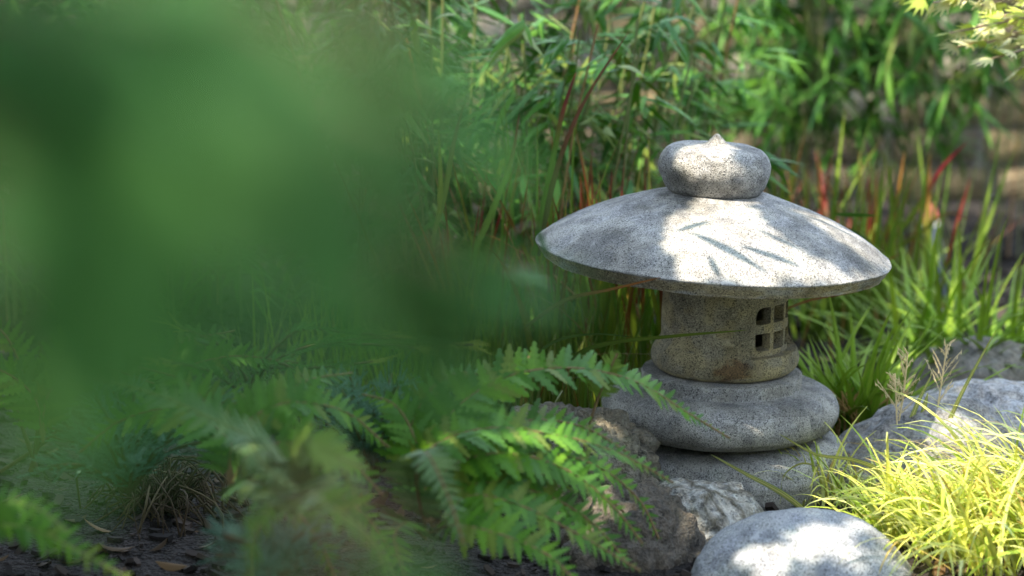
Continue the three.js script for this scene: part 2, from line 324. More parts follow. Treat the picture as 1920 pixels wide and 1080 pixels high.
rock('weathered grey-brown rock behind the fern at the left foot of the lantern', PZ(1070, 758, 0.12), V(0.125, 0.11, 0.09), { seed: 19, rough: 0.10, ridge: 0.22, turn: -0.3, tiltZ: -0.18, col: toneCol([0.26, 0.23, 0.17], 19, 0.4, 12) });
rock('small pinkish-brown rock beside the blue-green juniper', PZ(800, 752, 0.1), V(0.07, 0.06, 0.06), { seed: 23, rough: 0.1, ridge: 0.12, col: toneCol([0.40, 0.28, 0.22], 23, 0.3, 12) });
rock('grey boulder with a sloping left side behind the seed heads', PZ(1730, 745, 0.0), V(0.15, 0.12, 0.10), { seed: 29, rough: 0.07, ridge: 0.06, turn: 0.4, tiltZ: 0.32, mat: smoothRockMat, col: toneCol([0.33, 0.32, 0.30], 29, 0.25, 9) });
rock('broad pale-topped boulder at the right edge above the golden grass', PZ(1890, 716, -0.12), V(0.19, 0.12, 0.13), { seed: 31, rough: 0.06, ridge: 0.08, turn: -0.3, mat: smoothRockMat, col: toneCol([0.50, 0.48, 0.46], 31, 0.22, 8) });
rock('dark shaded rock under the far green grass at the right edge', PZ(1850, 632, -0.5), V(0.13, 0.09, 0.09), { seed: 37, rough: 0.08, ridge: 0.1, detail: 20, col: toneCol([0.30, 0.27, 0.23], 37, 0.3, 9) });

// ---------------------------------------------------------------- bark mulch
{
  const r = rngOf(77), n = 8000, g = new THREE.BoxGeometry(1, 0.22, 0.42, 2, 1, 1), p = g.attributes.position;
  for (let i = 0; i < p.count; i++) p.setXYZ(i, p.getX(i) * (1 - 0.3 * Math.abs(p.getZ(i))), p.getY(i) + 0.1 * N3(p.getX(i) * 5, 1, p.getZ(i) * 5), p.getZ(i) * (1 - 0.5 * Math.abs(p.getX(i))));
  g.computeVertexNormals();
  const m = new THREE.InstancedMesh(g, new THREE.MeshStandardMaterial({ roughness: 1 }), n), o = new THREE.Object3D(), c = new THREE.Color();
  for (let i = 0; i < n; i++) {
    const z = lerp(-2.3, 0.95, r()), hw = (CAM.z - z) * 0.25, x = lerp(-hw, hw, r());
    o.position.set(x, terr(x, z) + 0.003, z); o.rotation.set((r() - 0.5) * 0.9, r() * TAU, (r() - 0.5) * 0.9); o.scale.setScalar(lerp(0.007, 0.036, Math.pow(r(), 3))); o.updateMatrix(); m.setMatrixAt(i, o.matrix);
    const k = lerp(0.008, 0.05, r() ** 3); m.setColorAt(i, c.setRGB(k * 1.3, k * 0.95, k * 0.75));
  }
  m.name = 'bark_mulch'; m.userData = { kind: 'stuff', label: 'dark bark chips and crumbs scattered over the soil', category: 'mulch' }; m.castShadow = m.receiveShadow = true; scene.add(m);
}

// ---------------------------------------------------------------- leaf materials
const veins = (n, lo, hi) => { const a = rngOf(n); const st = Array.from({ length: 32 }, () => a()); return (u) => lerp(lo, hi, st[Math.floor(u * 31.99)]); };
const vA = veins(3, 0.8, 1.15);
const bladeTex = colorTex(64, (u, v) => { const k = 0.8 * vA(u) * (Math.abs(u - 0.5) < 0.04 ? 1.2 : 1) * (0.92 + 0.16 * rB(u, v)); return [k, k, k]; });
const bambooMats = [[0.12, 0.32, 0.032], [0.08, 0.25, 0.03], [0.15, 0.36, 0.03], [0.085, 0.25, 0.055], [0.12, 0.33, 0.04], [0.24, 0.33, 0.05]].map((c) => leafMat({ map: bladeTex, color: rgb(c[0], c[1], c[2]), roughness: 0.5, transmission: 0.4 }));
const culmMat = new THREE.MeshStandardMaterial({ color: rgb(0.14, 0.17, 0.05), roughness: 0.6 }), culmBrown = new THREE.MeshStandardMaterial({ color: rgb(0.30, 0.17, 0.07), roughness: 0.6 });
const bladeMat = leafMat({ map: bladeTex, vertexColors: true, roughness: 0.45, transmission: 0.45 });
const goldTex = colorTex(64, (u, v) => { const e = Math.abs(u - 0.5) * 2, s = (vA(u) - 0.8) / 0.35; const g = smoothstep(s, 0.72, 0.8) * (e > 0.15 ? 1 : 0.2); return [lerp(0.84, 0.36, g), lerp(0.80, 0.50, g), lerp(0.17, 0.06, g)]; });
const goldMat = leafMat({ map: goldTex, vertexColors: true, roughness: 0.5, transmission: 0.4 });
const stripeTex = colorTex(64, (u, v) => { const e = Math.abs(u - 0.5) * 2; const g = (e > 0.30 && e < 0.52) || e > 0.82 ? 1 : 0; return [lerp(0.62, 0.12, g), lerp(0.58, 0.24, g), lerp(0.20, 0.04, g)]; });
const stripeMat = leafMat({ map: stripeTex, roughness: 0.5, transmission: 0.4 });

// ---------------------------------------------------------------- bamboo
const bambooLeafGeos = (() => { const r = rngOf(41), out = [];
  for (let i = 0; i < 10; i++) {
    const droop = lerp(0.05, 0.7, r()), path = []; let p = V(), a = 0;
    for (let k = 0; k <= 7; k++) { path.push(p.clone()); a = -droop * Math.pow(k / 7, 1.3); p = p.clone().add(V(Math.cos(a), Math.sin(a), 0.12 * Math.sin(k * 0.5 + i)).multiplyScalar(1 / 7)); }
    out.push(ribbon(path, (t) => 0.135 * Math.pow(Math.sin(Math.PI * Math.pow(clamp(t * 0.97 + 0.03, 0, 1), 0.62)), 0.8) * (t < 0.05 ? 0.3 : 1) + 0.003, { side: V(0, 0, 1), fold: lerp(0.05, 0.2, r()), twist: (r() - 0.5) * 1.2 }));
  } return out; })();
function bamboo(name, label, base, { seed, culms, h, spread, lean = V(), leafLen = [0.06, 0.1], mats = bambooMats, node = 0.055, from = 0.04, twig = 0.09, per = [3, 6], brown = 0.15, fan = false, fall = [-0.95, 0.25], group }) {
  const r = rngOf(seed), o = thing(name, label, 'bamboo', base, group), list = [];
  for (let c = 0; c < culms; c++) {
    const a = r() * TAU, q = Math.sqrt(r()), b = V(Math.cos(a) * q * spread[0], 0, Math.sin(a) * q * spread[1]), H = h * lerp(0.75, 1.1, r());
    const out = V(b.x * 0.35 + (r() - 0.5) * 0.25 * h, 0, b.z * 0.3 + (r() - 0.5) * 0.2 * h).add(lean.clone().multiplyScalar(H));
    const pts = [0, 0.33, 0.66, 1].map((t) => b.clone().add(V(out.x * t * t, H * t, out.z * t * t))), cv = new THREE.CatmullRomCurve3(pts);
    part('culm', new THREE.TubeGeometry(cv, 14, lerp(0.0014, 0.0028, r()), 5), r() < brown ? culmBrown : culmMat, o);
    for (let s = from + r() * node; s < H; s += node * lerp(0.7, 1.3, r())) {
      const p0 = cv.getPoint(s / H), az = r() * TAU, L = twig * lerp(0.4, 1.2, r()), dir = V(Math.cos(az), lerp(0.2, 0.9, r()), Math.sin(az)).normalize(), p1 = p0.clone().addScaledVector(dir, L);
      const k = Math.floor(lerp(per[0], per[1] + 0.99, r()));
      for (let i = 0; i < k; i++) {
        const at = p0.clone().lerp(p1, fan ? lerp(0.93, 1, r()) : lerp(0.45, 1, i / Math.max(1, k - 1))), az2 = az + (r() - 0.5) * (fan ? 3.6 : 2.6), X = V(Math.cos(az2), fan ? lerp(-1.3, 0.15, i / k) : lerp(fall[0], fall[1], r()), Math.sin(az2)).normalize();
        const Z = V(-X.z, (r() - 0.5) * 1.0, X.x).addScaledVector(X, -0).normalize(); Z.addScaledVector(X, -Z.dot(X)).normalize(); const Y = V().crossVectors(Z, X);
        const L2 = lerp(leafLen[0], leafLen[1], r()); Z.multiplyScalar(fan ? 0.72 : 1);
        list.push({ g: bambooLeafGeos[Math.floor(r() * 10)], mat: mats[Math.floor(r() * mats.length)], m: new THREE.Matrix4().makeBasis(X, Y, Z).scale(V(L2, L2, L2)).setPosition(at), size: L2 });
      }
    }
  }
  leaves(o, 'leaf', list, mats, 'inner_leaves'); return o;
}
const GB = (px, z) => { const p = PZ(px, 400, z); p.y = terr(p.x, z); return p; };
bamboo('bamboo', 'dense leafy green bamboo left of the finial behind the red-tipped grass', GB(985, -0.62), { seed: 101, culms: 40, h: 0.60, spread: [0.21, 0.16], leafLen: [0.05, 0.10] });
bamboo('bamboo', 'shaded bamboo at the edge of the foreground blur, left of the dense bamboo', GB(800, -0.8), { seed: 102, culms: 26, h: 0.7, spread: [0.18, 0.16], leafLen: [0.06, 0.1] });
bamboo('bamboo', 'sparse bamboo above the finial with pale wall stones showing through', GB(1200, -0.95), { seed: 103, culms: 13, h: 0.8, spread: [0.15, 0.14], leafLen: [0.07, 0.115], per: [3, 5], node: 0.06 });
bamboo('bamboo', 'dark bamboo right of the finial, leaves hanging in fans before the wall', GB(1530, -1.7), { seed: 104, culms: 30, h: 0.85, spread: [0.23, 0.14], leafLen: [0.08, 0.125], from: 0.22, mats: bambooMats.slice(0, 5), per: [5, 8], fan: true, node: 0.07, twig: 0.12 });
bamboo('bamboo', 'thin bamboo near the right edge with drooping leaf fans over the wall', GB(1800, -1.6), { seed: 105, culms: 13, h: 0.8, spread: [0.2, 0.1], leafLen: [0.09, 0.15], from: 0.30, per: [4, 6], fan: true, node: 0.08, twig: 0.12 });
bamboo('bamboo', 'low bamboo shoots just behind the roof, right of the finial', GB(1365, -0.5), { seed: 106, culms: 6, h: 0.34, spread: [0.07, 0.05], leafLen: [0.07, 0.11], from: 0.18, mats: [bambooMats[0], bambooMats[3]] });
bamboo('bamboo', 'bamboo thicket deep in shade behind the blurred left foreground', GB(430, -1.2), { seed: 107, culms: 34, h: 0.75, spread: [0.34, 0.2], leafLen: [0.07, 0.11], mats: bambooMats.slice(0, 3) });
bamboo('bamboo', 'bamboo thicket in the far left corner behind the blurred foreground', GB(60, -1.2), { seed: 108, culms: 30, h: 0.75, spread: [0.3, 0.2], leafLen: [0.07, 0.11], mats: bambooMats.slice(0, 3) });

// ---------------------------------------------------------------- grasses
function tuft(name, label, category, base, { seed, n, L, w, lean, droop, spread, geos = 16, colors, mat = bladeMat, dir = null, kink = 0, extra, group, fold, even }) {
  const r = rngOf(seed), o = thing(name, label, category, base, group), G_ = [];
  for (let i = 0; i < geos; i++) { const len = lerp(L[0], L[1], r()); G_.push([len, bladeGeo({ L: len, w: lerp(w[0], w[1], r()), lean: lerp(lean[0], lean[1], r()), droop: lerp(droop[0], droop[1], even ? r() : r() * r()), color: colors(r), twist: (r() - 0.5) * 1.4, kink: r() < kink ? lerp(0.5, 0.8, r()) : 0, fold })]); }
  const list = [];
  for (let i = 0; i < n; i++) {
    const [len, g] = G_[Math.floor(r() * geos)], a = r() * TAU, q = Math.sqrt(r()), p = V(Math.cos(a) * q * spread[0], 0, Math.sin(a) * q * spread[1]);
    p.y = terr(base.x + p.x, base.z + p.z) - base.y - 0.004;
    const yaw = dir && r() < dir[2] ? dir[0] + (r() - 0.5) * dir[1] : r() * TAU;
    list.push({ g, mat, m: M4(p, new THREE.Quaternion().setFromEuler(new THREE.Euler((r() - 0.5) * 0.15, yaw, (r() - 0.5) * 0.15)), lerp(0.8, 1.15, r())), size: len });
  }
  leaves(o, 'blade', list, null, 'inner_blades');
  if (extra) for (const e of extra) part('blade', e[0], e[1] || mat, o).position.copy(base).negate();
  return o;
}
const mixc = (a, b, t) => [lerp(a[0], b[0], t), lerp(a[1], b[1], t), lerp(a[2], b[2], t)];
const blood = (r) => { const at = lerp(0.45, 1.25, r()), red = r() < 0.55 ? [0.30, 0.05, 0.035] : [0.44, 0.19, 0.05], gr = r() < 0.5 ? [0.34, 0.48, 0.05] : [0.20, 0.38, 0.05]; return (t) => mixc(gr, red, smoothstep(t, at - 0.25, at + 0.15)); };
const green = (r) => { const a = r() < 0.6 ? [0.20, 0.42, 0.03] : [0.30, 0.48, 0.04], b = [0.36, 0.52, 0.05]; return (t) => mixc(a, b, t); };
const gold = (r) => { const k = lerp(0.8, 1.12, r()), q = r(), s = q < 0.22 ? [1.08, 1.12, 2.1] : q < 0.42 ? [0.66, 0.85, 0.55] : q < 0.5 ? [0.85, 0.62, 0.9] : [1, 1, 1.1]; return (t) => [s[0] * k * 0.97, s[1] * k, s[2] * k]; };
const through = (pts, w, color, side = V(0, 1, 0.3), n = 18) => ribbon(smoothPath(pts.map((p) => PZ(p[0], p[1], p[2])), n), (t) => w * Math.min(1, 0.5 + 2 * t) * Math.pow(1 - t, 0.6) + 0.0005, { side, color, fold: 0.12 });

const redCol = (r0) => blood(rngOf(r0));
tuft('blood_grass', 'red-tipped green grass left of the roof, its tallest blades before the bamboo', 'ornamental grass', GB(1000, -0.34), { seed: 201, n: 85, L: [0.32, 0.50], w: [0.008, 0.014], lean: [0.02, 0.42], droop: [0.05, 0.5], spread: [0.16, 0.08], colors: blood,
  extra: [
    [through([[1010, 480, -0.2], [1040, 330, -0.2], [1090, 200, -0.2], [1178, 60, -0.22]], 0.010, (t) => mixc([0.14, 0.17, 0.05], [0.24, 0.10, 0.05], smoothstep(t, 0.2, 0.6)), V(1, 0, 0.3))],
    [through([[1000, 480, -0.22], [1030, 330, -0.22], [1055, 210, -0.22], [1080, 135, -0.22]], 0.012, (t) => mixc([0.18, 0.36, 0.05], [0.26, 0.06, 0.05], smoothstep(t, 0.45, 0.7)), V(1, 0, 0.3))],
    [through([[880, 490, -0.2], [925, 390, -0.2], [958, 300, -0.2], [974, 210, -0.2]], 0.012, (t) => mixc([0.22, 0.40, 0.06], [0.25, 0.07, 0.05], smoothstep(t, 0.5, 0.8)), V(1, 0, 0.3))],
    [through([[812, 440, -0.2], [835, 350, -0.2], [850, 270, -0.2], [868, 195, -0.2]], 0.012, (t) => mixc([0.24, 0.36, 0.06], [0.20, 0.08, 0.04], smoothstep(t, 0.4, 0.75)), V(1, 0, 0.3))],
    [through([[822, 400, -0.2], [825, 330, -0.2], [822, 240, -0.2]], 0.010, (t) => [0.36, 0.46, 0.06], V(1, 0, 0.3))],
  ] });
tuft('blood_grass', 'red-tipped grass directly behind the left half of the roof', 'ornamental grass', GB(1175, -0.3), { seed: 202, n: 135, L: [0.29, 0.46], w: [0.009, 0.015], lean: [0.0, 0.45], droop: [0.05, 1.0], spread: [0.13, 0.07], colors: blood, kink: 0.1 });
tuft('blood_grass', 'green and amber grass in shade under the left side of the roof', 'ornamental grass', GB(1110, -0.06), { seed: 203, n: 100, L: [0.16, 0.26], w: [0.005, 0.009], lean: [0.02, 0.3], droop: [0.05, 0.8], spread: [0.12, 0.06], colors: (r) => { const f = blood(r), k = r() < 0.7; return (t) => k ? mixc([0.15, 0.27, 0.04], [0.30, 0.33, 0.06], t) : f(t); }, kink: 0.08,
  extra: [
    [through([[985, 612, 0.26], [1060, 562, 0.265], [1150, 541, 0.27], [1239, 520, 0.275]], 0.0085, (t) => mixc([0.16, 0.15, 0.04], [0.42, 0.17, 0.05], smoothstep(t, 0.3, 0.9)), V(0, 1, 0.5))],
    [through([[1040, 690, 0.10], [1120, 648, 0.13], [1260, 630, 0.145], [1400, 619, 0.15]], 0.0095, (t) => mixc([0.10, 0.20, 0.03], [0.24, 0.33, 0.04], t), V(0, 1, 0.4))],
    [through([[975, 690, 0.08], [1040, 640, 0.09], [1110, 626, 0.10], [1190, 632, 0.10]], 0.006, () => [0.13, 0.24, 0.05], V(0, 1, 0.4))],
  ] });
tuft('blood_grass', 'red and yellow-green grass fanning out right of the finial', 'ornamental grass', GB(1590, -0.95), { seed: 204, n: 135, L: [0.28, 0.42], w: [0.011, 0.019], lean: [0.1, 0.95], droop: [0.05, 0.8], spread: [0.23, 0.10], colors: (r) => { const at = lerp(0.5, 1.25, r()), red = r() < 0.5 ? [0.33, 0.055, 0.035] : [0.42, 0.20, 0.05]; return (t) => mixc([0.26, 0.40, 0.05], red, smoothstep(t, at - 0.3, at + 0.1)); }, kink: 0.06,
  extra: [
    [through([[1660, 470, -0.9], [1720, 390, -0.9], [1770, 310, -0.9], [1815, 265, -0.9]], 0.012, (t) => mixc([0.26, 0.36, 0.04], [0.40, 0.03, 0.05], smoothstep(t, 0.3, 0.6)), V(1, 0.5, 0))],
    [through([[1655, 475, -0.85], [1720, 440, -0.85], [1775, 400, -0.85], [1822, 412, -0.85]], 0.010, (t) => mixc([0.28, 0.30, 0.04], [0.42, 0.20, 0.12], smoothstep(t, 0.4, 0.9)), V(0, 1, 0.5))],
    [through([[1470, 580, -0.25], [1520, 562, -0.25], [1570, 553, -0.25], [1612, 545, -0.25]], 0.006, (t) => mixc([0.42, 0.22, 0.08], [0.45, 0.06, 0.08], t), V(0, 1, 0.5))],
  ] });
tuft('shade_grass', 'fine green grass in shade at the centre left behind the conifer spray', 'grass', GB(930, -0.2), { seed: 205, n: 150, L: [0.14, 0.26], w: [0.003, 0.006], lean: [0.02, 0.35], droop: [0.05, 0.7], spread: [0.17, 0.10], colors: green });
tuft('shade_grass', 'grass behind the blurred leaves at the left centre', 'grass', GB(690, -0.3), { seed: 206, n: 120, L: [0.16, 0.28], w: [0.004, 0.007], lean: [0.02, 0.35], droop: [0.05, 0.7], spread: [0.2, 0.10], colors: green });
tuft('forest_grass', 'bright green leafy grass clump with brown stems just right of the lantern', 'ornamental grass', GB(1610, -0.22).setZ(-0.22), { seed: 207, n: 120, L: [0.14, 0.25], w: [0.011, 0.017], lean: [0.1, 0.95], droop: [0.2, 1.3], spread: [0.07, 0.05], colors: green,
  });
tuft('forest_grass', 'green leafy grass with long arching blades at the right edge behind the rocks', 'ornamental grass', GB(1800, -0.6), { seed: 208, n: 140, L: [0.18, 0.34], w: [0.010, 0.016], lean: [0.15, 0.95], droop: [0.4, 1.5], spread: [0.12, 0.07], colors: green });
// brown stems at the foot of the bright clump
{
  const r = rngOf(31), o = scene.getObjectByName('forest_grass'), mat = new THREE.MeshStandardMaterial({ color: rgb(0.34, 0.19, 0.07), roughness: 0.7 });
  for (let i = 0; i < 60; i++) { const a = r() * TAU, q = 0.06 * Math.sqrt(r()), p = V(Math.cos(a) * q, -0.01, Math.sin(a) * q * 0.7 + 0.015); part('stem', new THREE.TubeGeometry(new THREE.CatmullRomCurve3([p, p.clone().add(V((r() - 0.5) * 0.03, 0.05, 0.01)), p.clone().add(V((r() - 0.5) * 0.05, lerp(0.07, 0.1, r()), 0.012))]), 4, 0.0012, 4), mat, o); }
}
const goldOpts = { mat: goldMat, even: true, w: [0.005, 0.010], L: [0.12, 0.22], lean: [0.05, 0.95], droop: [0.6, 2.6], colors: gold, geos: 32, fold: 0.1, kink: 0.05 };
tuft('golden_grass', 'golden yellow grass mound spilling beside the smooth boulder, lower right', 'ornamental grass', onG(1765, 1010), { ...goldOpts, seed: 211, n: 240, L: [0.10, 0.185], spread: [0.11, 0.08], dir: [Math.PI * 1.0, 2.6, 0.5] });
tuft('golden_grass', 'golden yellow grass mound in the bottom right corner', 'ornamental grass', onG(1880, 1050), { ...goldOpts, seed: 212, n: 270, spread: [0.11, 0.08], dir: [Math.PI * 1.0, 2.4, 0.6] });
tuft('golden_grass', 'tall golden grass mound at the right edge below the pale boulder', 'ornamental grass', onG(1965, 1000), { ...goldOpts, seed: 213, n: 230, L: [0.16, 0.25], spread: [0.08, 0.07], dir: [Math.PI * 1.0, 2.0, 0.7] });
tuft('golden_grass', 'small golden grass tuft at the foot of the plinth', 'ornamental grass', onG(1570, 935), { ...goldOpts, seed: 214, n: 90, L: [0.08, 0.16], w: [0.004, 0.007], spread: [0.06, 0.03], dir: [Math.PI, 3, 0.5],
  extra: [
    [through([[1530, 975, 0.27], [1465, 925, 0.28], [1400, 890, 0.285], [1333, 852, 0.29]], 0.0105, null, V(0, 1, 0.4)), stripeMat],
    [through([[1665, 930, 0.24], [1650, 885, 0.25], [1600, 863, 0.25], [1530, 852, 0.26], [1460, 813, 0.27]], 0.009, null, V(0, 1, 0.4)), stripeMat],
    [through([[1462, 945, 0.25], [1470, 890, 0.25], [1500, 869, 0.25], [1526, 873, 0.25], [1531, 895, 0.25]], 0.007, null, V(0, 1, 1)), stripeMat],
  ] });
{ // seed heads and broad striped blades
  const base = onG(1705, 905), r = rngOf(61), o = thing('grass_in_flower', 'striped grass with straw-coloured seed heads before the grey boulder on the right', 'ornamental grass', base);
  const put = (n, g, m) => { const q = part(n, g, m, o); q.position.copy(base).negate(); return q; };
  const z = base.z;
  put('blade', through([[1715, 925, z], [1755, 850, z], [1800, 745, z + 0.02], [1868, 618, z + 0.03]], 0.011, null, V(1, 0.5, 0)), stripeMat);
  put('blade', through([[1722, 920, z], [1715, 880, z], [1722, 820, z], [1740, 735, z]], 0.024, null, V(1, 0.1, 0)), stripeMat);
  put('blade', through([[1690, 900, z], [1690, 850, z], [1715, 770, z], [1748, 700, z]], 0.012, null, V(1, 0.3, 0)), stripeMat);
  put('blade', through([[1700, 930, z], [1712, 860, z], [1728, 800, z], [1733, 750, z]], 0.016, null, V(1, 0.3, 0)), stripeMat);
  put('blade', through([[1640, 925, z], [1652, 870, z], [1648, 835, z], [1610, 842, z]], 0.010, null, V(1, 0.3, 0)), stripeMat);
  const straw = new THREE.MeshStandardMaterial({ color: rgb(0.72, 0.57, 0.32), roughness: 0.8 });
  const head = (pts, n, len) => {
    const cv = new THREE.CatmullRomCurve3(pts.map((p) => PZ(p[0], p[1], p[2]))), st = put('stalk', new THREE.TubeGeometry(cv, 24, 0.0012, 5), straw), list = [];
    for (let i = 0; i < n; i++) {
      const t = lerp(0.5, 1, i / n), p = cv.getPoint(t), a = r() * TAU, l = len * (1.15 - t) * 2 * lerp(0.5, 1.1, r()), d = V(Math.cos(a), lerp(0.5, 1.6, r()), Math.sin(a) * 0.7).normalize(), q = p.clone().addScaledVector(d, l), mid = p.clone().lerp(q, 0.5).add(V(0, 0.003, 0));
      list.push(new THREE.TubeGeometry(new THREE.CatmullRomCurve3([p, mid, q]), 4, 0.0006, 3));
      for (let k = 0; k < 4; k++) { const s = new THREE.ConeGeometry(0.0008, 0.009, 4); s.applyQuaternion(new THREE.Quaternion().setFromUnitVectors(V(0, 1, 0), d.clone().add(V((r() - 0.5), (r() - 0.3), (r() - 0.5))).normalize())); s.translate(...p.clone().lerp(q, lerp(0.4, 1, k / 3)).toArray()); list.push(s); }
    }
    const flat = list.map((g) => g.index ? g.toNonIndexed() : g); flat.forEach((g) => g.deleteAttribute('uv')); put('seed_head', mergeGeometries(flat), straw);
  };
  head([[1665, 920, z], [1680, 820, z], [1694, 740, z], [1702, 660, z]], 18, 0.05);
  head([[1735, 910, z - 0.01], [1752, 800, z - 0.01], [1765, 720, z - 0.01], [1776, 645, z - 0.01]], 15, 0.05);
  head([[1676, 920, z + 0.01], [1682, 820, z + 0.01], [1680, 750, z + 0.01], [1678, 700, z + 0.01]], 10, 0.03);
}

// ---------------------------------------------------------------- ferns
const pinnaGeos = [0, 1, 2].map((k) => {
  const r = rngOf(300 + k), n = 10, P = [], U = [], I = [];
  for (let i = 0; i <= n; i++) {
    const x = i / n, h0 = 0.26 * Math.pow(1 - x, 0.62) * (x < 0.08 ? 0.6 + 5 * x : 1), tooth = i % 2 ? 1.0 : 0.5, y = -0.10 * x * x;
    const up = i === 1 ? 1.45 : 1;
    P.push(x + (i % 2 ? 0.03 : 0), y + 0.02 * r(), h0 * tooth * up, x, y + 0.012, 0, x + (i % 2 ? 0.03 : 0), y + 0.02 * r(), -h0 * tooth); U.push(0, x, 0.5, x, 1, x);
    if (i) { const o = 3 * i; for (const q of [0, 1]) I.push(o - 3 + q, o + q, o + 1 + q, o - 3 + q, o + 1 + q, o - 2 + q); }
  }
  const g = new THREE.BufferGeometry(); g.setAttribute('position', new THREE.Float32BufferAttribute(P, 3)); g.setAttribute('uv', new THREE.Float32BufferAttribute(U, 2)); g.setIndex(I); g.computeVertexNormals(); return g;
});
const fernMats = [[0.11, 0.29, 0.015], [0.16, 0.35, 0.02], [0.07, 0.21, 0.015], [0.09, 0.24, 0.03], [0.12, 0.30, 0.02], [0.18, 0.27, 0.03]].map((c) => leafMat({ map: bladeTex, color: rgb(...c), roughness: 0.5, transmission: 0.38 }));
const paleFern = [leafMat({ map: bladeTex, color: rgb(0.16, 0.28, 0.10), transmission: 0.35 }), leafMat({ map: bladeTex, color: rgb(0.20, 0.32, 0.10), transmission: 0.35 })];
const limeFern = [leafMat({ map: bladeTex, color: rgb(0.22, 0.36, 0.05), transmission: 0.4 })];
const rachisMat = new THREE.MeshStandardMaterial({ color: rgb(0.16, 0.10, 0.04), roughness: 0.8 }), rachisGreen = new THREE.MeshStandardMaterial({ color: rgb(0.16, 0.20, 0.05), roughness: 0.8 });
function fern(label, base, fronds, seed) {
  const o = thing('fern', label, 'fern', base), r = rngOf(seed);
  for (const f of fronds) {
    const cv = new THREE.CatmullRomCurve3(f.p.map((q) => PZ(q[0], q[1], q[2]).sub(base))), len = cv.getLength(), mats = f.mats ?? fernMats;
    const st = part('frond', new THREE.TubeGeometry(cv, 30, 0.0016, 5), f.green ? rachisGreen : rachisMat, o);
    const gap = f.gap ?? 0.0115, n = Math.floor(len / gap), maxL = (f.L ?? 0.06) * 1.02, start = f.start ?? 0.12;
    for (let i = 0; i < n; i++) {
      const t = lerp(start, 0.995, i / (n - 1)), s = (t - start) / (1 - start), p = cv.getPointAt(t), T = cv.getTangentAt(t), up = (f.up ?? V(0, 1, 0.25)).clone(), S = V().crossVectors(T, up).normalize(), N = V().crossVectors(S, T).normalize();
      const L = maxL * Math.min(1, 0.6 + s * 1.6) * Math.pow(1 - s, 0.72) + 0.004;
      for (const sd of [-1, 1]) {
        if (r() < 0.04) continue;
        const ph = lerp(0.25, 0.75, s) + (r() - 0.5) * 0.2, X = S.clone().multiplyScalar(sd * Math.cos(ph)).addScaledVector(T, Math.sin(ph)).addScaledVector(N, (f.lift ?? 0.12) + (r() - 0.5) * 0.3).normalize(), Y = N.clone().addScaledVector(X, -N.dot(X)).applyAxisAngle(X, (r() - 0.5) * 0.6).normalize(), Z = V().crossVectors(X, Y);
        const m = part('pinna', pinnaGeos[Math.floor(r() * 3)], mats[Math.floor(r() * mats.length)], st); m.applyMatrix4(M4(p, basis(X, Y, Z), L * lerp(0.72, 1.15, r())));
      }
    }
  }
  return o;
}
fern('large green fern in the lower centre, one long frond arching over the lantern base', onG(830, 985), [
  { p: [[800, 960, 0.62], [830, 800, 0.6], [930, 715, 0.56], [1060, 690, 0.53], [1190, 715, 0.5], [1290, 775, 0.47], [1368, 822, 0.45]], L: 0.055, up: V(0, 1, 0.6) },
  { p: [[790, 960, 0.62], [800, 850, 0.64], [900, 805, 0.62], [1040, 815, 0.6], [1160, 850, 0.57], [1262, 905, 0.55]], L: 0.055, up: V(0, 1, 0.5) },
  { p: [[800, 980, 0.62], [840, 880, 0.64], [940, 850, 0.64], [1060, 880, 0.63], [1150, 950, 0.62], [1205, 1020, 0.62]], L: 0.055, up: V(0, 1, 0.7) },
  { p: [[820, 1000, 0.66], [880, 930, 0.68], [980, 950, 0.68], [1080, 1000, 0.68], [1200, 1070, 0.68]], L: 0.05, up: V(0, 1, 0.7) },
  { p: [[800, 1000, 0.66], [860, 985, 0.72], [960, 1010, 0.74], [1040, 1050, 0.74], [1100, 1120, 0.74]], L: 0.05, up: V(0, 1, 0.8) },
  { p: [[800, 980, 0.6], [760, 860, 0.58], [800, 740, 0.55], [860, 700, 0.52], [960, 720, 0.48]], L: 0.05, up: V(0, 1, 0.8) },
  { p: [[800, 980, 0.6], [820, 850, 0.55], [900, 760, 0.48], [985, 680, 0.42], [1000, 655, 0.4]], L: 0.045, up: V(0.3, 0.8, 0.8) },
  { p: [[800, 1000, 0.66], [780, 900, 0.75], [800, 850, 0.85], [840, 930, 0.9], [870, 1020, 0.92]], L: 0.055, up: V(0, 1, 0.6), mats: paleFern },
  { p: [[800, 980, 0.68], [880, 910, 0.66], [1000, 920, 0.64], [1110, 980, 0.62], [1180, 1060, 0.62]], L: 0.055, up: V(0, 1, 0.7) },
  { p: [[800, 970, 0.62], [870, 840, 0.58], [980, 790, 0.54], [1090, 800, 0.52], [1180, 850, 0.5]], L: 0.05, up: V(0, 1, 0.6) },
  { p: [[810, 980, 0.66], [900, 870, 0.6], [1000, 850, 0.56], [1110, 870, 0.54], [1200, 940, 0.52], [1235, 1010, 0.52]], L: 0.05, up: V(0, 1, 0.6) },
  { p: [[810, 990, 0.64], [780, 830, 0.62], [740, 760, 0.6], [680, 740, 0.58]], L: 0.05, up: V(0, 1, 0.9) },
  { p: [[810, 990, 0.64], [900, 900, 0.6], [1010, 890, 0.56], [1100, 905, 0.53], [1170, 960, 0.5]], L: 0.05, up: V(0, 1, 0.5) },
  { p: [[800, 1010, 0.68], [760, 980, 0.75], [740, 1010, 0.8], [760, 1080, 0.82]], L: 0.05, up: V(0, 1, 0.6) },
  { p: [[1090, 860, 0.5], [1110, 780, 0.5], [1140, 700, 0.5], [1158, 662, 0.5]], L: 0.028, up: V(0, 0.6, 1), start: 0.6, mats: limeFern },
], 310);
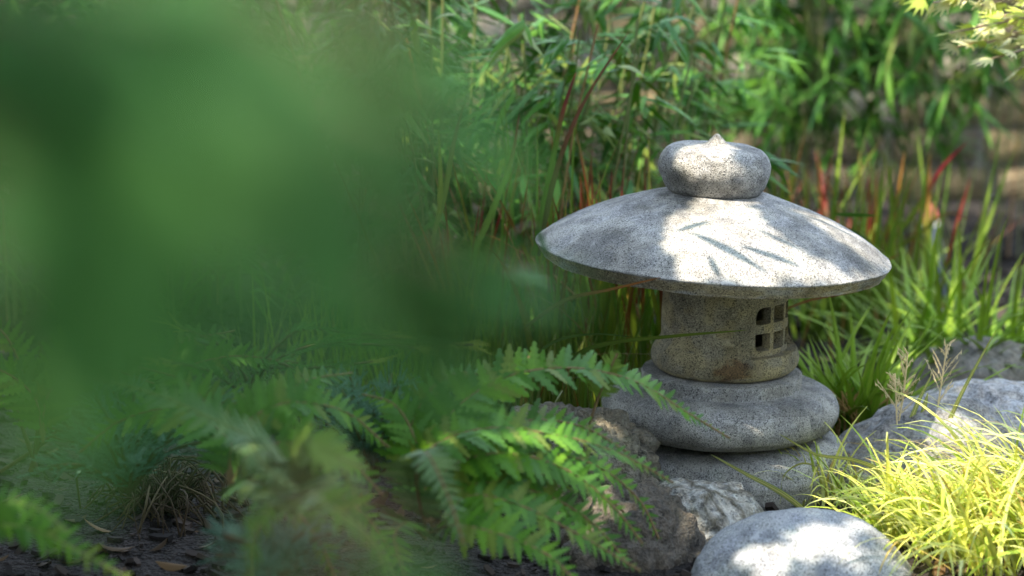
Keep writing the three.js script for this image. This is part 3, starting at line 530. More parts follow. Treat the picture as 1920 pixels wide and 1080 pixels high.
fern('pale blurred fern on the left with one frond arching to the left', onG(560, 1000), [
  { p: [[560, 960, 0.9], [530, 860, 1.0], [400, 790, 1.05], [280, 740, 1.05], [115, 705, 1.05]], L: 0.04, up: V(0, 1, 0.7), mats: paleFern, green: 1 },
  { p: [[560, 960, 0.9], [520, 870, 1.05], [470, 830, 1.1], [500, 880, 1.15], [560, 920, 1.15]], L: 0.05, up: V(0, 1, 0.7), mats: paleFern, green: 1 },
  { p: [[560, 960, 0.9], [560, 860, 1.0], [600, 850, 1.05], [650, 890, 1.05], [680, 990, 1.05]], L: 0.055, up: V(0, 1, 0.8), mats: [...paleFern, ...limeFern], green: 1 },
  { p: [[560, 960, 0.9], [540, 900, 1.05], [580, 830, 1.1], [640, 860, 1.1], [690, 880, 1.1]], L: 0.05, up: V(0, 1, 0.8), mats: limeFern, green: 1, start: 0.45 },
  { p: [[560, 970, 0.9], [560, 920, 1.1], [620, 950, 1.2], [700, 1010, 1.2], [740, 1100, 1.2]], L: 0.06, up: V(0, 1, 0.8), green: 1 },
  { p: [[560, 970, 0.9], [540, 930, 1.1], [500, 960, 1.15], [470, 1020, 1.15], [470, 1100, 1.15]], L: 0.055, up: V(0, 1, 0.8), green: 1 },
], 320);
fern('blurred fern frond in the bottom left corner over dark soil', onG(0, 1075), [
  { p: [[-60, 1010, 1.0], [0, 985, 1.0], [80, 1000, 1.0], [160, 1040, 1.0], [250, 1090, 1.0]], L: 0.035, up: V(0, 1, 0.7), green: 1 },
  { p: [[-60, 1040, 1.1], [-20, 950, 1.1], [60, 950, 1.1], [130, 1000, 1.1]], L: 0.04, up: V(0, 1, 0.7), green: 1 },
], 330);
fern('dark fern in shade at the left, above the dry brown fern crown', onG(260, 900), [
  { p: [[260, 850, 0.4], [230, 760, 0.4], [170, 700, 0.4], [60, 680, 0.4]], L: 0.06, up: V(0, 1, 0.8) },
  { p: [[260, 850, 0.4], [270, 730, 0.38], [330, 650, 0.35], [440, 620, 0.3]], L: 0.06, up: V(0, 1, 0.8) },
  { p: [[260, 850, 0.4], [300, 720, 0.4], [420, 670, 0.4], [560, 680, 0.4]], L: 0.06, up: V(0, 1, 0.8) },
  { p: [[260, 850, 0.4], [240, 700, 0.35], [200, 620, 0.3], [90, 580, 0.25]], L: 0.06, up: V(0, 1, 0.8) },
  { p: [[260, 850, 0.4], [330, 760, 0.45], [430, 750, 0.5], [520, 800, 0.5]], L: 0.055, up: V(0, 1, 0.8) },
], 340);
fern('soft green fern spreading across the lower left behind the pale fronds', onG(430, 935), [
  { p: [[430, 920, 0.7], [440, 820, 0.7], [520, 760, 0.68], [640, 770, 0.65], [730, 840, 0.62]], L: 0.055, up: V(0, 1, 0.8) },
  { p: [[430, 920, 0.7], [430, 830, 0.7], [340, 770, 0.7], [230, 790, 0.7], [150, 850, 0.7]], L: 0.055, up: V(0, 1, 0.8) },
  { p: [[430, 920, 0.7], [410, 800, 0.66], [350, 720, 0.62], [260, 690, 0.6]], L: 0.05, up: V(0, 1, 0.9) },
  { p: [[430, 920, 0.7], [460, 800, 0.66], [560, 720, 0.6], [660, 700, 0.55]], L: 0.05, up: V(0, 1, 0.9) },
  { p: [[430, 930, 0.7], [480, 890, 0.76], [580, 900, 0.8], [680, 960, 0.8], [740, 1040, 0.8]], L: 0.055, up: V(0, 1, 0.8) },
  { p: [[430, 930, 0.7], [470, 900, 0.8], [540, 940, 0.85], [600, 1020, 0.85], [630, 1090, 0.85]], L: 0.055, up: V(0, 1, 0.8) },
  { p: [[430, 920, 0.7], [470, 850, 0.74], [560, 830, 0.76], [660, 870, 0.76], [720, 930, 0.76]], L: 0.055, up: V(0, 1, 0.8) },
], 350);
fern('fern at the far left edge in shade below the blurred shrub', onG(80, 840), [
  { p: [[80, 830, 0.45], [90, 740, 0.45], [170, 690, 0.45], [290, 720, 0.45]], L: 0.055, up: V(0, 1, 0.8) },
  { p: [[80, 830, 0.45], [60, 740, 0.45], [-20, 690, 0.45], [-90, 720, 0.45]], L: 0.055, up: V(0, 1, 0.8) },
  { p: [[80, 830, 0.45], [100, 720, 0.42], [140, 640, 0.4], [230, 600, 0.38]], L: 0.055, up: V(0, 1, 0.9) },
  { p: [[80, 830, 0.45], [50, 720, 0.42], [10, 630, 0.4], [-40, 590, 0.38]], L: 0.055, up: V(0, 1, 0.9) },
], 360);
{ // the dry crown of an old fern: a mound of brown stalks
  const r = rngOf(71), c = onG(310, 960), o = thing('dry_fern_crown', 'mound of dry brown fern stalks on the soil, lower left', 'plant', c), mat = new THREE.MeshStandardMaterial({ color: rgb(0.06, 0.04, 0.02), roughness: 1 }), mat2 = new THREE.MeshStandardMaterial({ color: rgb(0.10, 0.075, 0.035), roughness: 1 });
  for (let i = 0; i < 120; i++) {
    const a = r() * TAU, d = V(Math.cos(a), 0, Math.sin(a)), R = lerp(0.03, 0.12, r()), h = lerp(0.015, 0.08, r()), s0 = d.clone().multiplyScalar(0.015 * r());
    part('stalk', new THREE.TubeGeometry(new THREE.CatmullRomCurve3([s0, s0.clone().addScaledVector(d, R * 0.35).add(V((r() - 0.5) * 0.07, h, (r() - 0.5) * 0.07)), s0.clone().addScaledVector(d, R * 0.8).add(V((r() - 0.5) * 0.07, h * lerp(0.3, 1, r()), (r() - 0.5) * 0.07)), s0.clone().addScaledVector(d, R).add(V(0, -0.005, 0))]), 8, lerp(0.0008, 0.002, r()), 4), r() < 0.3 ? mat2 : mat, o);
  }
}

// ---------------------------------------------------------------- junipers
function sprig(r, n, L, w, len) {   // a shoot clothed in short needles
  const P = [], I = []; let k = 0;
  for (let i = 0; i < n; i++) {
    const t = i / n, a = i * 2.4, d = V(Math.cos(a), 1.1, Math.sin(a)).normalize(), p = V(0, t * L, 0), q = p.clone().addScaledVector(d, len * (1 - 0.4 * t)), s = V(-Math.sin(a), 0, Math.cos(a)).multiplyScalar(w);
    P.push(...p.clone().add(s).toArray(), ...p.clone().sub(s).toArray(), ...q.toArray()); I.push(k, k + 1, k + 2); k += 3;
  }
  const g = new THREE.BufferGeometry(); g.setAttribute('position', new THREE.Float32BufferAttribute(P, 3)); g.setIndex(I); g.computeVertexNormals(); return g;
}
function juniper(label, base, branches, { seed, mats, n = 26, L = 0.04, len = 0.008, w = 0.0011, step = 0.011, fan = 0.9, barkC = [0.10, 0.06, 0.035], spread = 0.5, droop = 0 }) {
  const r = rngOf(seed), o = thing('juniper', label, 'conifer', base), g = [0, 1, 2].map(() => sprig(r, n, L, w, len)), by = mats.map(() => []), bark = new THREE.MeshStandardMaterial({ color: rgb(...barkC), roughness: 1 });
  for (const b of branches) {
    const cv = new THREE.CatmullRomCurve3(b.map((q) => PZ(q[0], q[1], q[2]).sub(base))), len_ = cv.getLength();
    part('branch', new THREE.TubeGeometry(cv, 20, 0.0022, 5), bark, o);
    for (let s = 0.15; s < 1.0; s += step / len_) {
      const p = cv.getPointAt(Math.min(1, s)), T = cv.getTangentAt(Math.min(1, s)), side = V(-T.z, 0, T.x).normalize();
      for (let k = 0; k < 3; k++) {
        const d = T.clone().multiplyScalar(lerp(0.5, 1.2, r())).addScaledVector(side, (r() - 0.5) * 2 * fan).add(V(0, (r() - 0.35 - droop) * spread, 0)).normalize();
        by[s > 0.86 && mats.length > 2 ? mats.length - 1 : Math.floor(r() * Math.min(2, mats.length))].push([Math.floor(r() * 3), M4(p.clone().addScaledVector(d, r() * 0.02), new THREE.Quaternion().setFromUnitVectors(V(0, 1, 0), d), lerp(0.6, 1.15, r()) * (1.1 - 0.35 * s))]);
      }
    }
  }
  by.forEach((list, k) => { if (list.length) { const m = part('foliage', mergeGeometries(list.map(([i, mm]) => g[i].clone().applyMatrix4(mm))), mats[k], o); m.userData.kind = 'stuff'; } });
  return o;
}
const blueJ = [leafMat({ color: rgb(0.10, 0.20, 0.15), transmission: 0.2, roughness: 0.7 }), leafMat({ color: rgb(0.14, 0.26, 0.20), transmission: 0.2, roughness: 0.7 })];
const greenJ = [leafMat({ color: rgb(0.07, 0.19, 0.03), transmission: 0.25 }), leafMat({ color: rgb(0.11, 0.26, 0.04), transmission: 0.25 }), leafMat({ color: rgb(0.38, 0.44, 0.07), transmission: 0.35 })];
{
  const r = rngOf(81), br = [];
  for (let i = 0; i < 26; i++) { const x1 = lerp(590, 850, r()), y1 = lerp(700, 860, r()), z1 = lerp(0.3, 0.55, r()); br.push([[700, 900, 0.4], [lerp(700, x1, 0.5), lerp(880, y1, 0.6) - 10, lerp(0.4, z1, 0.5)], [x1, y1, z1]]); }
  juniper('low blue-green juniper with feathery shoots left of the fern', onG(700, 905), br, { seed: 82, mats: blueJ, L: 0.034, len: 0.0065, n: 30, step: 0.009, spread: 1.0 });
  const br3 = [];
  for (let i = 0; i < 22; i++) { const x1 = lerp(70, 430, r()), y1 = lerp(735, 880, r()), z1 = lerp(0.35, 0.6, r()); br3.push([[240, 925, 0.45], [lerp(240, x1, 0.5), lerp(900, y1, 0.6) - 8, lerp(0.45, z1, 0.5)], [x1, y1, z1]]); }
  juniper('feathery blue-green juniper at the left behind the mound of dry stalks', onG(240, 915), br3, { seed: 85, mats: blueJ, L: 0.034, len: 0.0065, n: 30, step: 0.011, spread: 1.0 });
  juniper('flat green conifer spray with a yellow tip pointing right, left of centre', onG(480, 830), [
    [[470, 700, 0.35], [560, 655, 0.35], [700, 636, 0.35], [800, 640, 0.35], [888, 648, 0.35]],
    [[500, 690, 0.35], [600, 650, 0.33], [720, 648, 0.30], [790, 655, 0.28]],
    [[480, 690, 0.4], [560, 620, 0.42], [650, 625, 0.45], [740, 632, 0.45]],
    [[470, 760, 0.35], [480, 700, 0.36], [600, 690, 0.42], [700, 680, 0.42]],
    [[480, 830, 0.3], [470, 740, 0.33], [430, 660, 0.35], [330, 610, 0.35]],
    [[480, 830, 0.3], [475, 740, 0.33], [520, 680, 0.4], [600, 730, 0.45]],
    [[480, 830, 0.3], [450, 740, 0.36], [380, 690, 0.42], [300, 680, 0.42]],
  ], { seed: 83, mats: greenJ, L: 0.032, len: 0.005, n: 26, step: 0.008, spread: 0.25, fan: 0.8 });
  const br2 = [];
  for (let i = 0; i < 20; i++) { const x1 = lerp(400, 640, r()), y1 = lerp(960, 1080, r()), z1 = lerp(0.75, 1.0, r()); br2.push([[520, 1090, 0.85], [lerp(520, x1, 0.5), lerp(1080, y1, 0.6) - 10, lerp(0.85, z1, 0.5)], [x1, y1, z1]]); }
  juniper('low dark juniper at the bottom left beside the dry fern crown', onG(520, 1075), br2, { seed: 84, mats: blueJ, L: 0.034, len: 0.007, step: 0.012, spread: 1.0 });
}
{ // reddish bare stems at the far left
  const r = rngOf(91), base = onG(60, 880), o = thing('bare_shrub', 'few bare reddish-brown stems standing in the dark at the far left', 'shrub', base), mat = new THREE.MeshStandardMaterial({ color: rgb(0.07, 0.022, 0.012), roughness: 0.8 });
  for (const [x0, x1, y1] of [[60, 75, 640], [70, 20, 740], [55, 110, 660], [0, 120, 800]]) part('stem', new THREE.TubeGeometry(new THREE.CatmullRomCurve3([PZ(x0, 885, 0.35), PZ(lerp(x0, x1, 0.5) + r() * 10, lerp(885, y1, 0.5), 0.33), PZ(x1, y1, 0.3)].map((p) => p.sub(base))), 10, 0.0028, 6), mat, o);
}

// ---------------------------------------------------------------- maple in the upper right corner
{
  const r = rngOf(95), base = V(1.35, 0, -0.35), o = thing('japanese_maple', 'sunlit pale yellow lace-leaf maple reaching in at the upper right corner', 'tree', base);
  const bark = new THREE.MeshStandardMaterial({ color: rgb(0.30, 0.22, 0.16), roughness: 0.9 }), mats = [leafMat({ color: rgb(0.60, 0.70, 0.12), transmission: 0.4 }), leafMat({ color: rgb(0.82, 0.78, 0.42), transmission: 0.4 })];
  const tube = (pts, rad) => part('branch', new THREE.TubeGeometry(new THREE.CatmullRomCurve3(pts.map((p) => p.clone().sub(base))), 16, rad, 6), bark, o);
  part('trunk', new THREE.CylinderGeometry(0.012, 0.022, 0.72, 9).translate(0, 0.34, 0), bark, o);
  const lobe = (() => { const path = []; for (let i = 0; i <= 6; i++) path.push(V(i / 6, -0.12 * (i / 6) ** 2, 0)); return ribbon(path, (t) => 0.16 * Math.sin(Math.PI * Math.min(1, t * 0.95 + 0.05)) * (Math.round(t * 6) % 2 ? 1.25 : 0.8) + 0.004, { fold: 0.08 }); })();
  const leafG = mergeGeometries([-1.15, -0.75, -0.38, 0, 0.38, 0.75, 1.15].map((a) => lobe.clone().scale(1 - Math.abs(a) * 0.3, 1, 1 - Math.abs(a) * 0.2).rotateY(a)));
  const tips = [[1780, 62], [1795, 88], [1830, 50], [1850, 80], [1880, 30], [1900, 90], [1860, 110], [1910, 130], [1700, -4], [1750, 5], [1840, 10]], list = [];
  for (const [x, y] of tips) {
    const z = -0.38 + (r() - 0.5) * 0.1, e = PZ(x, y, z), s = V(1.35, 0.70, -0.35), cv = [s, s.clone().lerp(e, 0.5).add(V(0, 0.02, 0)), e]; tube(cv, 0.002);
    for (let i = 0; i < 14; i++) {
      const p = new THREE.CatmullRomCurve3(cv).getPoint(lerp(0.55, 1, i / 8)), X = V(-lerp(0.3, 1, r()), (r() - 0.6) * 0.9, (r() - 0.5) * 1.2).normalize(), Z = V(-X.z, (r() - 0.5) * 2.2, X.x); Z.addScaledVector(X, -Z.dot(X)).normalize();
      const L = lerp(0.026, 0.046, r()); list.push({ g: leafG, mat: mats[Math.floor(r() * 2)], m: M4(p.sub(base), basis(X, V().crossVectors(Z, X), Z), L), size: L });
    }
  }
  leaves(o, 'leaf', list, null, 'inner_leaves');
}

// ---------------------------------------------------------------- plant label
{
  const top = PZ(1738, 385, -1.15), base = PZ(1762, 495, -1.12), o = thing('plant_label', 'salmon-pink and slate-blue plastic plant label stuck in the soil behind the green grass', 'plant label', base);
  const a = top.clone().sub(base), q = new THREE.Quaternion().setFromUnitVectors(V(0, 1, 0), a.clone().normalize()), L = a.length();
  const sh = (w, h, y0) => { const s = new THREE.Shape(); s.moveTo(-w / 2, y0); s.lineTo(w / 2, y0); s.lineTo(w / 2, y0 + h); s.lineTo(-w / 2, y0 + h); return new THREE.ExtrudeGeometry(s, { depth: 0.0012, bevelEnabled: true, bevelSize: 0.0008, bevelThickness: 0.0004, bevelSegments: 1 }); };
  const pl = (c) => new THREE.MeshStandardMaterial({ color: rgb(...c), roughness: 0.4 });
  for (const [n, w, h, y0, c] of [['stake', 0.026, L * 0.62 + 0.14, -0.14, [0.10, 0.12, 0.17]], ['white_band', 0.03, L * 0.10, L * 0.62, [0.6, 0.6, 0.62]], ['head', 0.032, L * 0.28, L * 0.72, [0.55, 0.16, 0.12]]]) part(n, sh(w, h, y0), pl(c), o).quaternion.copy(q);
}

// ---------------------------------------------------------------- shrub close to the camera
{
  const r = rngOf(401), base = V(-0.42, 0, 2.55), o = thing('foreground_shrub', 'large out-of-focus green shrub filling the left foreground', 'shrub', base);
  const mats = [[0.062, 0.195, 0.036], [0.070, 0.21, 0.044], [0.056, 0.18, 0.038]].map((c) => leafMat({ map: bladeTex, color: rgb(...c), transmission: 0.45, roughness: 0.55, specularIntensity: 0.3 }));
  const bark = new THREE.MeshStandardMaterial({ color: rgb(0.10, 0.07, 0.04), roughness: 0.9 });
  const AT = (px, py, d) => ray(px, py).multiplyScalar(d < 1 ? d * 0.8 : d).add(CAM);
  const stem = (pts, rad) => part('stem', new THREE.TubeGeometry(new THREE.CatmullRomCurve3(pts.map((p) => p.clone().sub(base))), 16, rad, 6), bark, o);
  const list = [], broad = ribbon(Array.from({ length: 8 }, (_, i) => V(i / 7, -0.15 * (i / 7) ** 2, 0)), (t) => 0.34 * Math.pow(Math.sin(Math.PI * Math.pow(Math.min(1, t * 0.98 + 0.02), 0.75)), 0.9) + 0.004, { fold: 0.1 });
  const spray = (x0, y0, x1, y1, d0, d1, n, L, ms = mats, sunward = false) => {
    const A = AT(x0, y0, d0), B = AT(x1, y1, d1); stem([A, A.clone().lerp(B, 0.5).add(V(0, 0.006, 0)), B], 0.0012);
    for (let i = 0; i < n; i++) {
      const p = A.clone().lerp(B, (i + r()) / n), D = B.clone().sub(A).normalize(), X = D.multiplyScalar(0.6).add(V((r() - 0.5) * 1.3, -0.4 + (r() - 0.5) * 1.2, (r() - 0.5) * 0.8)).normalize(), Z = V(-X.z, (r() - 0.5) * 1.5, X.x).add(V(0, r() - 0.5, 0)); Z.addScaledVector(X, -Z.dot(X)).normalize();
      if (sunward) { Z.copy(SUN).multiplyScalar(0.7).add(V((r() - 0.5) * 0.5, 0, 0.55 + r() * 0.3)).normalize(); X.addScaledVector(Z, -X.dot(Z)).normalize(); Z.cross(X).negate(); }
      const l = (L > 0.046 ? 0.88 : 1) * L * lerp(0.75, 1.2, r()); const tip = toPx(p.clone().addScaledVector(X, l)), start = toPx(p); if (d0 < 0.8 && Math.max(tip[0], start[0]) > (start[1] < 450 ? 760 : 860)) continue;
      list.push({ g: broad, mat: ms[Math.floor(r() * ms.length)], m: M4(p.sub(base), basis(X, V().crossVectors(Z, X), Z), l), size: l });
    }
  };
  const dk = mats, lt = mats;
  spray(-120, 0, 260, 60, 0.6, 0.55, 6, 0.05, dk); spray(-120, 200, 300, 240, 0.6, 0.55, 7, 0.05, dk); spray(-100, 420, 330, 420, 0.6, 0.55, 8, 0.05, dk); spray(-80, 560, 300, 560, 0.62, 0.58, 5, 0.045, dk);
  spray(150, -60, 720, 20, 0.6, 0.56, 6, 0.05, lt); spray(300, 130, 780, 180, 0.58, 0.56, 6, 0.05, lt); spray(380, 320, 780, 290, 0.57, 0.56, 5, 0.05, lt); spray(330, 420, 700, 480, 0.6, 0.58, 7, 0.05, dk);
  spray(300, -20, 640, 60, 0.55, 0.53, 9, 0.042, lt, true); spray(380, 150, 680, 200, 0.54, 0.53, 10, 0.042, lt, true); spray(400, 320, 680, 330, 0.54, 0.53, 7, 0.042, lt, true);
  spray(600, 440, 880, 500, 0.85, 0.88, 4, 0.045); spray(540, 600, 860, 610, 0.85, 0.88, 5, 0.045); spray(700, 560, 900, 590, 0.85, 0.88, 4, 0.045);
  spray(-150, -130, 300, -90, 0.56, 0.55, 7, 0.05); spray(-140, -40, 200, 20, 0.5, 0.5, 5, 0.05);
  spray(-100, 100, 300, 120, 0.58, 0.55, 6, 0.05, dk); spray(-100, 300, 320, 330, 0.58, 0.55, 6, 0.05, dk); spray(80, 0, 520, 40, 0.58, 0.55, 6, 0.05, dk); spray(560, 380, 800, 420, 0.56, 0.56, 3, 0.05, lt);
  spray(640, -40, 800, 120, 0.9, 0.9, 6, 0.05, dk); spray(660, 150, 810, 190, 0.95, 0.95, 4, 0.045, dk);
  spray(480, 520, 800, 560, 0.65, 0.65, 5, 0.05, lt); spray(650, 520, 960, 560, 0.85, 0.9, 7, 0.05, mats); spray(820, 450, 1000, 520, 1.3, 1.35, 5, 0.045, dk);
  spray(960, 440, 1010, 425, 2.3, 2.35, 3, 0.045, mats); spray(940, 520, 1010, 500, 2.0, 2.1, 3, 0.045, mats);
  spray(440, 960, 700, 960, 0.75, 0.75, 3, 0.045, mats); spray(480, 1060, 800, 1040, 0.75, 0.75, 4, 0.05, mats);
  stem([V(-0.42, 0, 2.55), V(-0.36, 0.45, 2.75), AT(-620, 420, 0.62), AT(-640, -60, 0.62)], 0.006);
  stem([V(-0.42, 0, 2.55), V(-0.25, 0.4, 2.7), AT(420, 1500, 0.75), AT(480, 1060, 0.76)], 0.0012);
  leaves(o, 'leaf', list, null, 'inner_leaves');
}

// ---------------------------------------------------------------- unseen hedges added beside and behind the camera to block low sky light
{
  const r = rngOf(601), g = ribbon(Array.from({ length: 5 }, (_, i) => V(i / 4 - 0.5, -0.1 * (i / 4 - 0.5) ** 2, 0)), (t) => 0.45 * Math.pow(Math.sin(Math.PI * (0.04 + 0.92 * t)), 0.9), { fold: 0.1 }), mat = leafMat({ color: rgb(0.05, 0.13, 0.03), transmission: 0.2 });
  const hedge = (label, pos, half, h, n, skew = 0) => {
    const o = thing('added_hedge', label, 'hedge', pos), im = new THREE.InstancedMesh(g, mat, n), q = new THREE.Quaternion();
    for (let i = 0; i < n; i++) { const y = h * r(), z = lerp(-half[1], half[1], r()), x = lerp(-half[0], half[0], r()) - skew * Math.max(0, -z - 0.3); q.setFromEuler(new THREE.Euler(r() * TAU, r() * TAU, r() * TAU)); im.setMatrixAt(i, M4(V(x, y, z), q, lerp(0.05, 0.10, r()))); }
    im.name = 'foliage'; im.userData.kind = 'stuff'; im.castShadow = im.receiveShadow = true; o.add(im);
    for (let i = 0; i < 9; i++) part('stem', new THREE.CylinderGeometry(0.008, 0.014, h * 0.9, 7).translate(lerp(-half[0], half[0], i / 8) * 0.9, h * 0.45, lerp(-half[1], half[1], i / 8) * 0.9), rachisMat, o);
  };
  hedge('dense evergreen hedge added on the left to block sky light, out of the frame', V(-1.45, 0, 0.8), [0.3, 1.9], 1.8, 12000, 0.24);
  hedge('tall evergreen hedge added behind the camera to block low sky light, out of the frame', V(0.2, 0, 4.9), [2.6, 0.3], 2.3, 16000);
  hedge('evergreen hedge added on the right side to block low sky light, out of the frame', V(2.3, 0, 1.2), [0.3, 3.2], 2.1, 18000);
}
{ // fallen leaves
  const r = rngOf(611), n = 520, g = ribbon(Array.from({ length: 6 }, (_, i) => V(i / 5 - 0.5, 0.25 * (i / 5 - 0.5) ** 2, 0)), (t) => 0.36 * Math.sin(Math.PI * (0.03 + 0.94 * t)), { fold: 0.25 }), im = new THREE.InstancedMesh(g, leafMat({ color: rgb(1, 1, 1), transmission: 0.15, roughness: 0.9 }), n), q = new THREE.Quaternion(), c = new THREE.Color();
  for (let i = 0; i < n; i++) { const z = lerp(-2.2, 0.95, r()), hw = (CAM.z - z) * 0.24, x = lerp(-hw, hw, r()), k = lerp(0.04, 0.22, r() * r()); q.setFromEuler(new THREE.Euler((r() - 0.5) * 0.9, r() * TAU, (r() - 0.5) * 0.9)); im.setMatrixAt(i, M4(V(x, terr(x, z) + 0.006, z), q, lerp(0.02, 0.06, r()))); im.setColorAt(i, c.setRGB(k, k * 0.62, k * 0.3)); }
  im.name = 'leaf_litter'; im.userData = { kind: 'stuff', label: 'dry brown fallen leaves lying on the soil and mulch', category: 'leaf litter' }; im.castShadow = im.receiveShadow = true; scene.add(im);
}

// ---------------------------------------------------------------- unseen tree overhead, its crown and gaps shaped to place shade and sun spots
scene.updateMatrixWorld(true);
{
  const r = rngOf(501), E1 = V(1, 0, 0).addScaledVector(SUN, -SUN.x).normalize(), E2 = V().crossVectors(SUN, E1), ab = (p) => [p.dot(E1), p.dot(E2)];
  const rc = new THREE.Raycaster(), hit = (px, py, list) => { rc.set(CAM, ray(px, py)); const h = rc.intersectObjects(list, true)[0]; return h ? h.point : null; };
  const onSolid = (poly, list, z) => poly.map(([x, y]) => ab(hit(x, y, list) ?? PZ(x, y, z))), atZ = (poly, z) => poly.map(([x, y]) => ab(PZ(x, y, z)));
  const gaps = [
    onSolid([[1262, 400], [1300, 378], [1395, 376], [1430, 415], [1470, 452], [1530, 486], [1590, 508], [1540, 524], [1420, 528], [1330, 522], [1262, 512], [1285, 495], [1245, 455]], lanternSolids, 0.2),
    onSolid([[1490, 392], [1540, 405], [1600, 438], [1655, 475], [1662, 492], [1630, 496], [1580, 455], [1530, 420]], lanternSolids, 0),
    onSolid([[1268, 290], [1300, 272], [1350, 266], [1380, 276], [1372, 305], [1350, 332], [1285, 330]], lanternSolids, 0.05),
    onSolid([[1375, 1040], [1410, 1026], [1465, 1040], [1478, 1070], [1420, 1074], [1372, 1062]], rockSolids, 0.5),
    onSolid([[1465, 992], [1515, 978], [1580, 996], [1612, 1028], [1590, 1050], [1540, 1048], [1510, 1018]], rockSolids, 0.5),
    onSolid([[1262, 955], [1290, 950], [1322, 1015], [1300, 1030], [1270, 985]], rockSolids, 0.3),
    onSolid([[1095, 780], [1140, 788], [1152, 815], [1120, 822]], rockSolids, 0.1),
    onSolid([[1108, 920], [1150, 935], [1145, 990], [1110, 985]], rockSolids, 0.35), onSolid([[1012, 925], [1050, 935], [1045, 955], [1010, 950]], rockSolids, 0.35),
    atZ([[1430, 880], [1560, 870], [1660, 820], [1680, 680], [1780, 640], [1960, 780], [2000, 1000], [1960, 1120], [1720, 1120], [1620, 980], [1480, 935]], 0.28),
    atZ([[1630, 640], [1830, 620], [1830, 940], [1630, 940]], 0.1), atZ([[1600, 900], [1980, 800], [1980, 1200], [1650, 1200]], 0.42), atZ([[1760, -40], [1960, -40], [1960, 150], [1780, 120]], -0.38),
    atZ([[1225, 745], [1300, 770], [1310, 792], [1240, 772]], 0.47), atZ([[1030, 822], [1080, 828], [1078, 842], [1034, 838]], 0.6), atZ([[1120, 670], [1165, 655], [1168, 690], [1130, 700]], 0.5),
    atZ([[600, 845], [680, 870], [680, 900], [610, 885]], 1.08), atZ([[830, 640], [890, 642], [890, 656], [835, 654]], 0.35),
    atZ([[1560, 590], [1640, 560], [1690, 640], [1600, 680]], -0.2), atZ([[1720, 520], [1850, 520], [1900, 600], [1760, 620]], -0.6),
    atZ([[1540, 260], [1680, 240], [1700, 420], [1600, 420]], -0.95), atZ([[1130, 300], [1230, 280], [1230, 350], [1140, 370]], -0.3),
  ];
  const thin = [
    [atZ([[770, 680], [1000, 660], [1280, 760], [1280, 900], [1220, 1060], [780, 1060]], 0.6), -0.10],
    [atZ([[700, -60], [1330, -60], [1330, 330], [1250, 430], [820, 450]], -0.7), -0.22],
    [atZ([[1000, 200], [1250, 200], [1250, 400], [1000, 430]], -0.3), -0.26], [atZ([[1030, 540], [1240, 540], [1240, 700], [1030, 720]], -0.06), -0.12],
    [atZ([[1330, -60], [1920, -60], [1920, 400], [1700, 450], [1330, 250]], -1.7), 0.04],
    [atZ([[1430, 200], [1850, 200], [1850, 480], [1430, 480]], -0.95), -0.24],
    [atZ([[1490, 540], [1760, 500], [1760, 780], [1490, 780]], -0.22), -0.14], [atZ([[1640, 440], [1960, 440], [1960, 720], [1640, 720]], -0.6), -0.12],
  ];
  const tb = thin.map(([g]) => [Math.min(...g.map((q) => q[0])), Math.max(...g.map((q) => q[0])), Math.min(...g.map((q) => q[1])), Math.max(...g.map((q) => q[1]))]);
  const inside = (poly, x, y) => { let c = false; for (let i = 0, j = poly.length - 1; i < poly.length; j = i++) { const [xi, yi] = poly[i], [xj, yj] = poly[j]; if ((yi > y) !== (yj > y) && x < (xj - xi) * (y - yi) / (yj - yi) + xi) c = !c; } return c; };
  const nHero = 9, keep = [onSolid([[1012, 445], [1060, 405], [1170, 370], [1340, 350], [1500, 385], [1620, 440], [1668, 488], [1640, 515], [1540, 530], [1340, 530], [1180, 510], [1060, 475]], lanternSolids, 0),
    atZ([[1235, 275], [1340, 250], [1445, 275], [1445, 360], [1235, 360]], 0.04), atZ([[1120, 745], [1240, 640], [1480, 640], [1580, 770], [1600, 900], [1420, 960], [1200, 900]], 0.1), onSolid([[1310, 1060], [1420, 985], [1520, 962], [1640, 1010], [1690, 1062]], rockSolids, 0.5)];
  gaps.push([[540, -260], [940, -260], [1000, 700], [600, 600]].map(([x, y]) => ab(ray(x, y).multiplyScalar(0.46).add(CAM))));
  const boxes = gaps.map((g) => [Math.min(...g.map((q) => q[0])), Math.max(...g.map((q) => q[0])), Math.min(...g.map((q) => q[1])), Math.max(...g.map((q) => q[1]))]);
  const kept = (a, b) => keep.some((g) => inside(g, a, b));
  const open = (a, b) => gaps.some((g, k) => (k < nHero || !kept(a, b)) && a > boxes[k][0] && a < boxes[k][1] && b > boxes[k][2] && b < boxes[k][3] && inside(g, a, b));
  // leaf list: the near crown over the lantern, a looser one over the far bed
  const near = [ab(V(-1.0, 0, 1.5)), ab(V(1.2, 0, 1.5)), ab(V(1.2, 0.4, -1.0)), ab(V(-1.0, 0.4, -1.0))], lo = [Infinity, Infinity], hi = [-Infinity, -Infinity];
  for (const q of near) for (const k of [0, 1]) { lo[k] = Math.min(lo[k], q[k]); hi[k] = Math.max(hi[k], q[k]); }
  const o = thing('shade_tree', 'unseen small-leaved tree overhead, its crown shaped to dapple the lantern, out of the frame', 'tree', V(-1.9, 0, 1.5));
  const bark = new THREE.MeshStandardMaterial({ color: rgb(0.12, 0.09, 0.06), roughness: 0.95 });
  const lg = ribbon(Array.from({ length: 5 }, (_, i) => V(i / 4 - 0.5, -0.08 * (i / 4 - 0.5) ** 2, 0)), (t) => 0.42 * Math.pow(Math.sin(Math.PI * (0.04 + 0.92 * t)), 0.9), { fold: 0.1 });
  const lm = leafMat({ color: rgb(0.08, 0.20, 0.05), transmission: 0.35 }), mats4 = [];
  const q = new THREE.Quaternion(), eu = new THREE.Euler(), org = o.position;
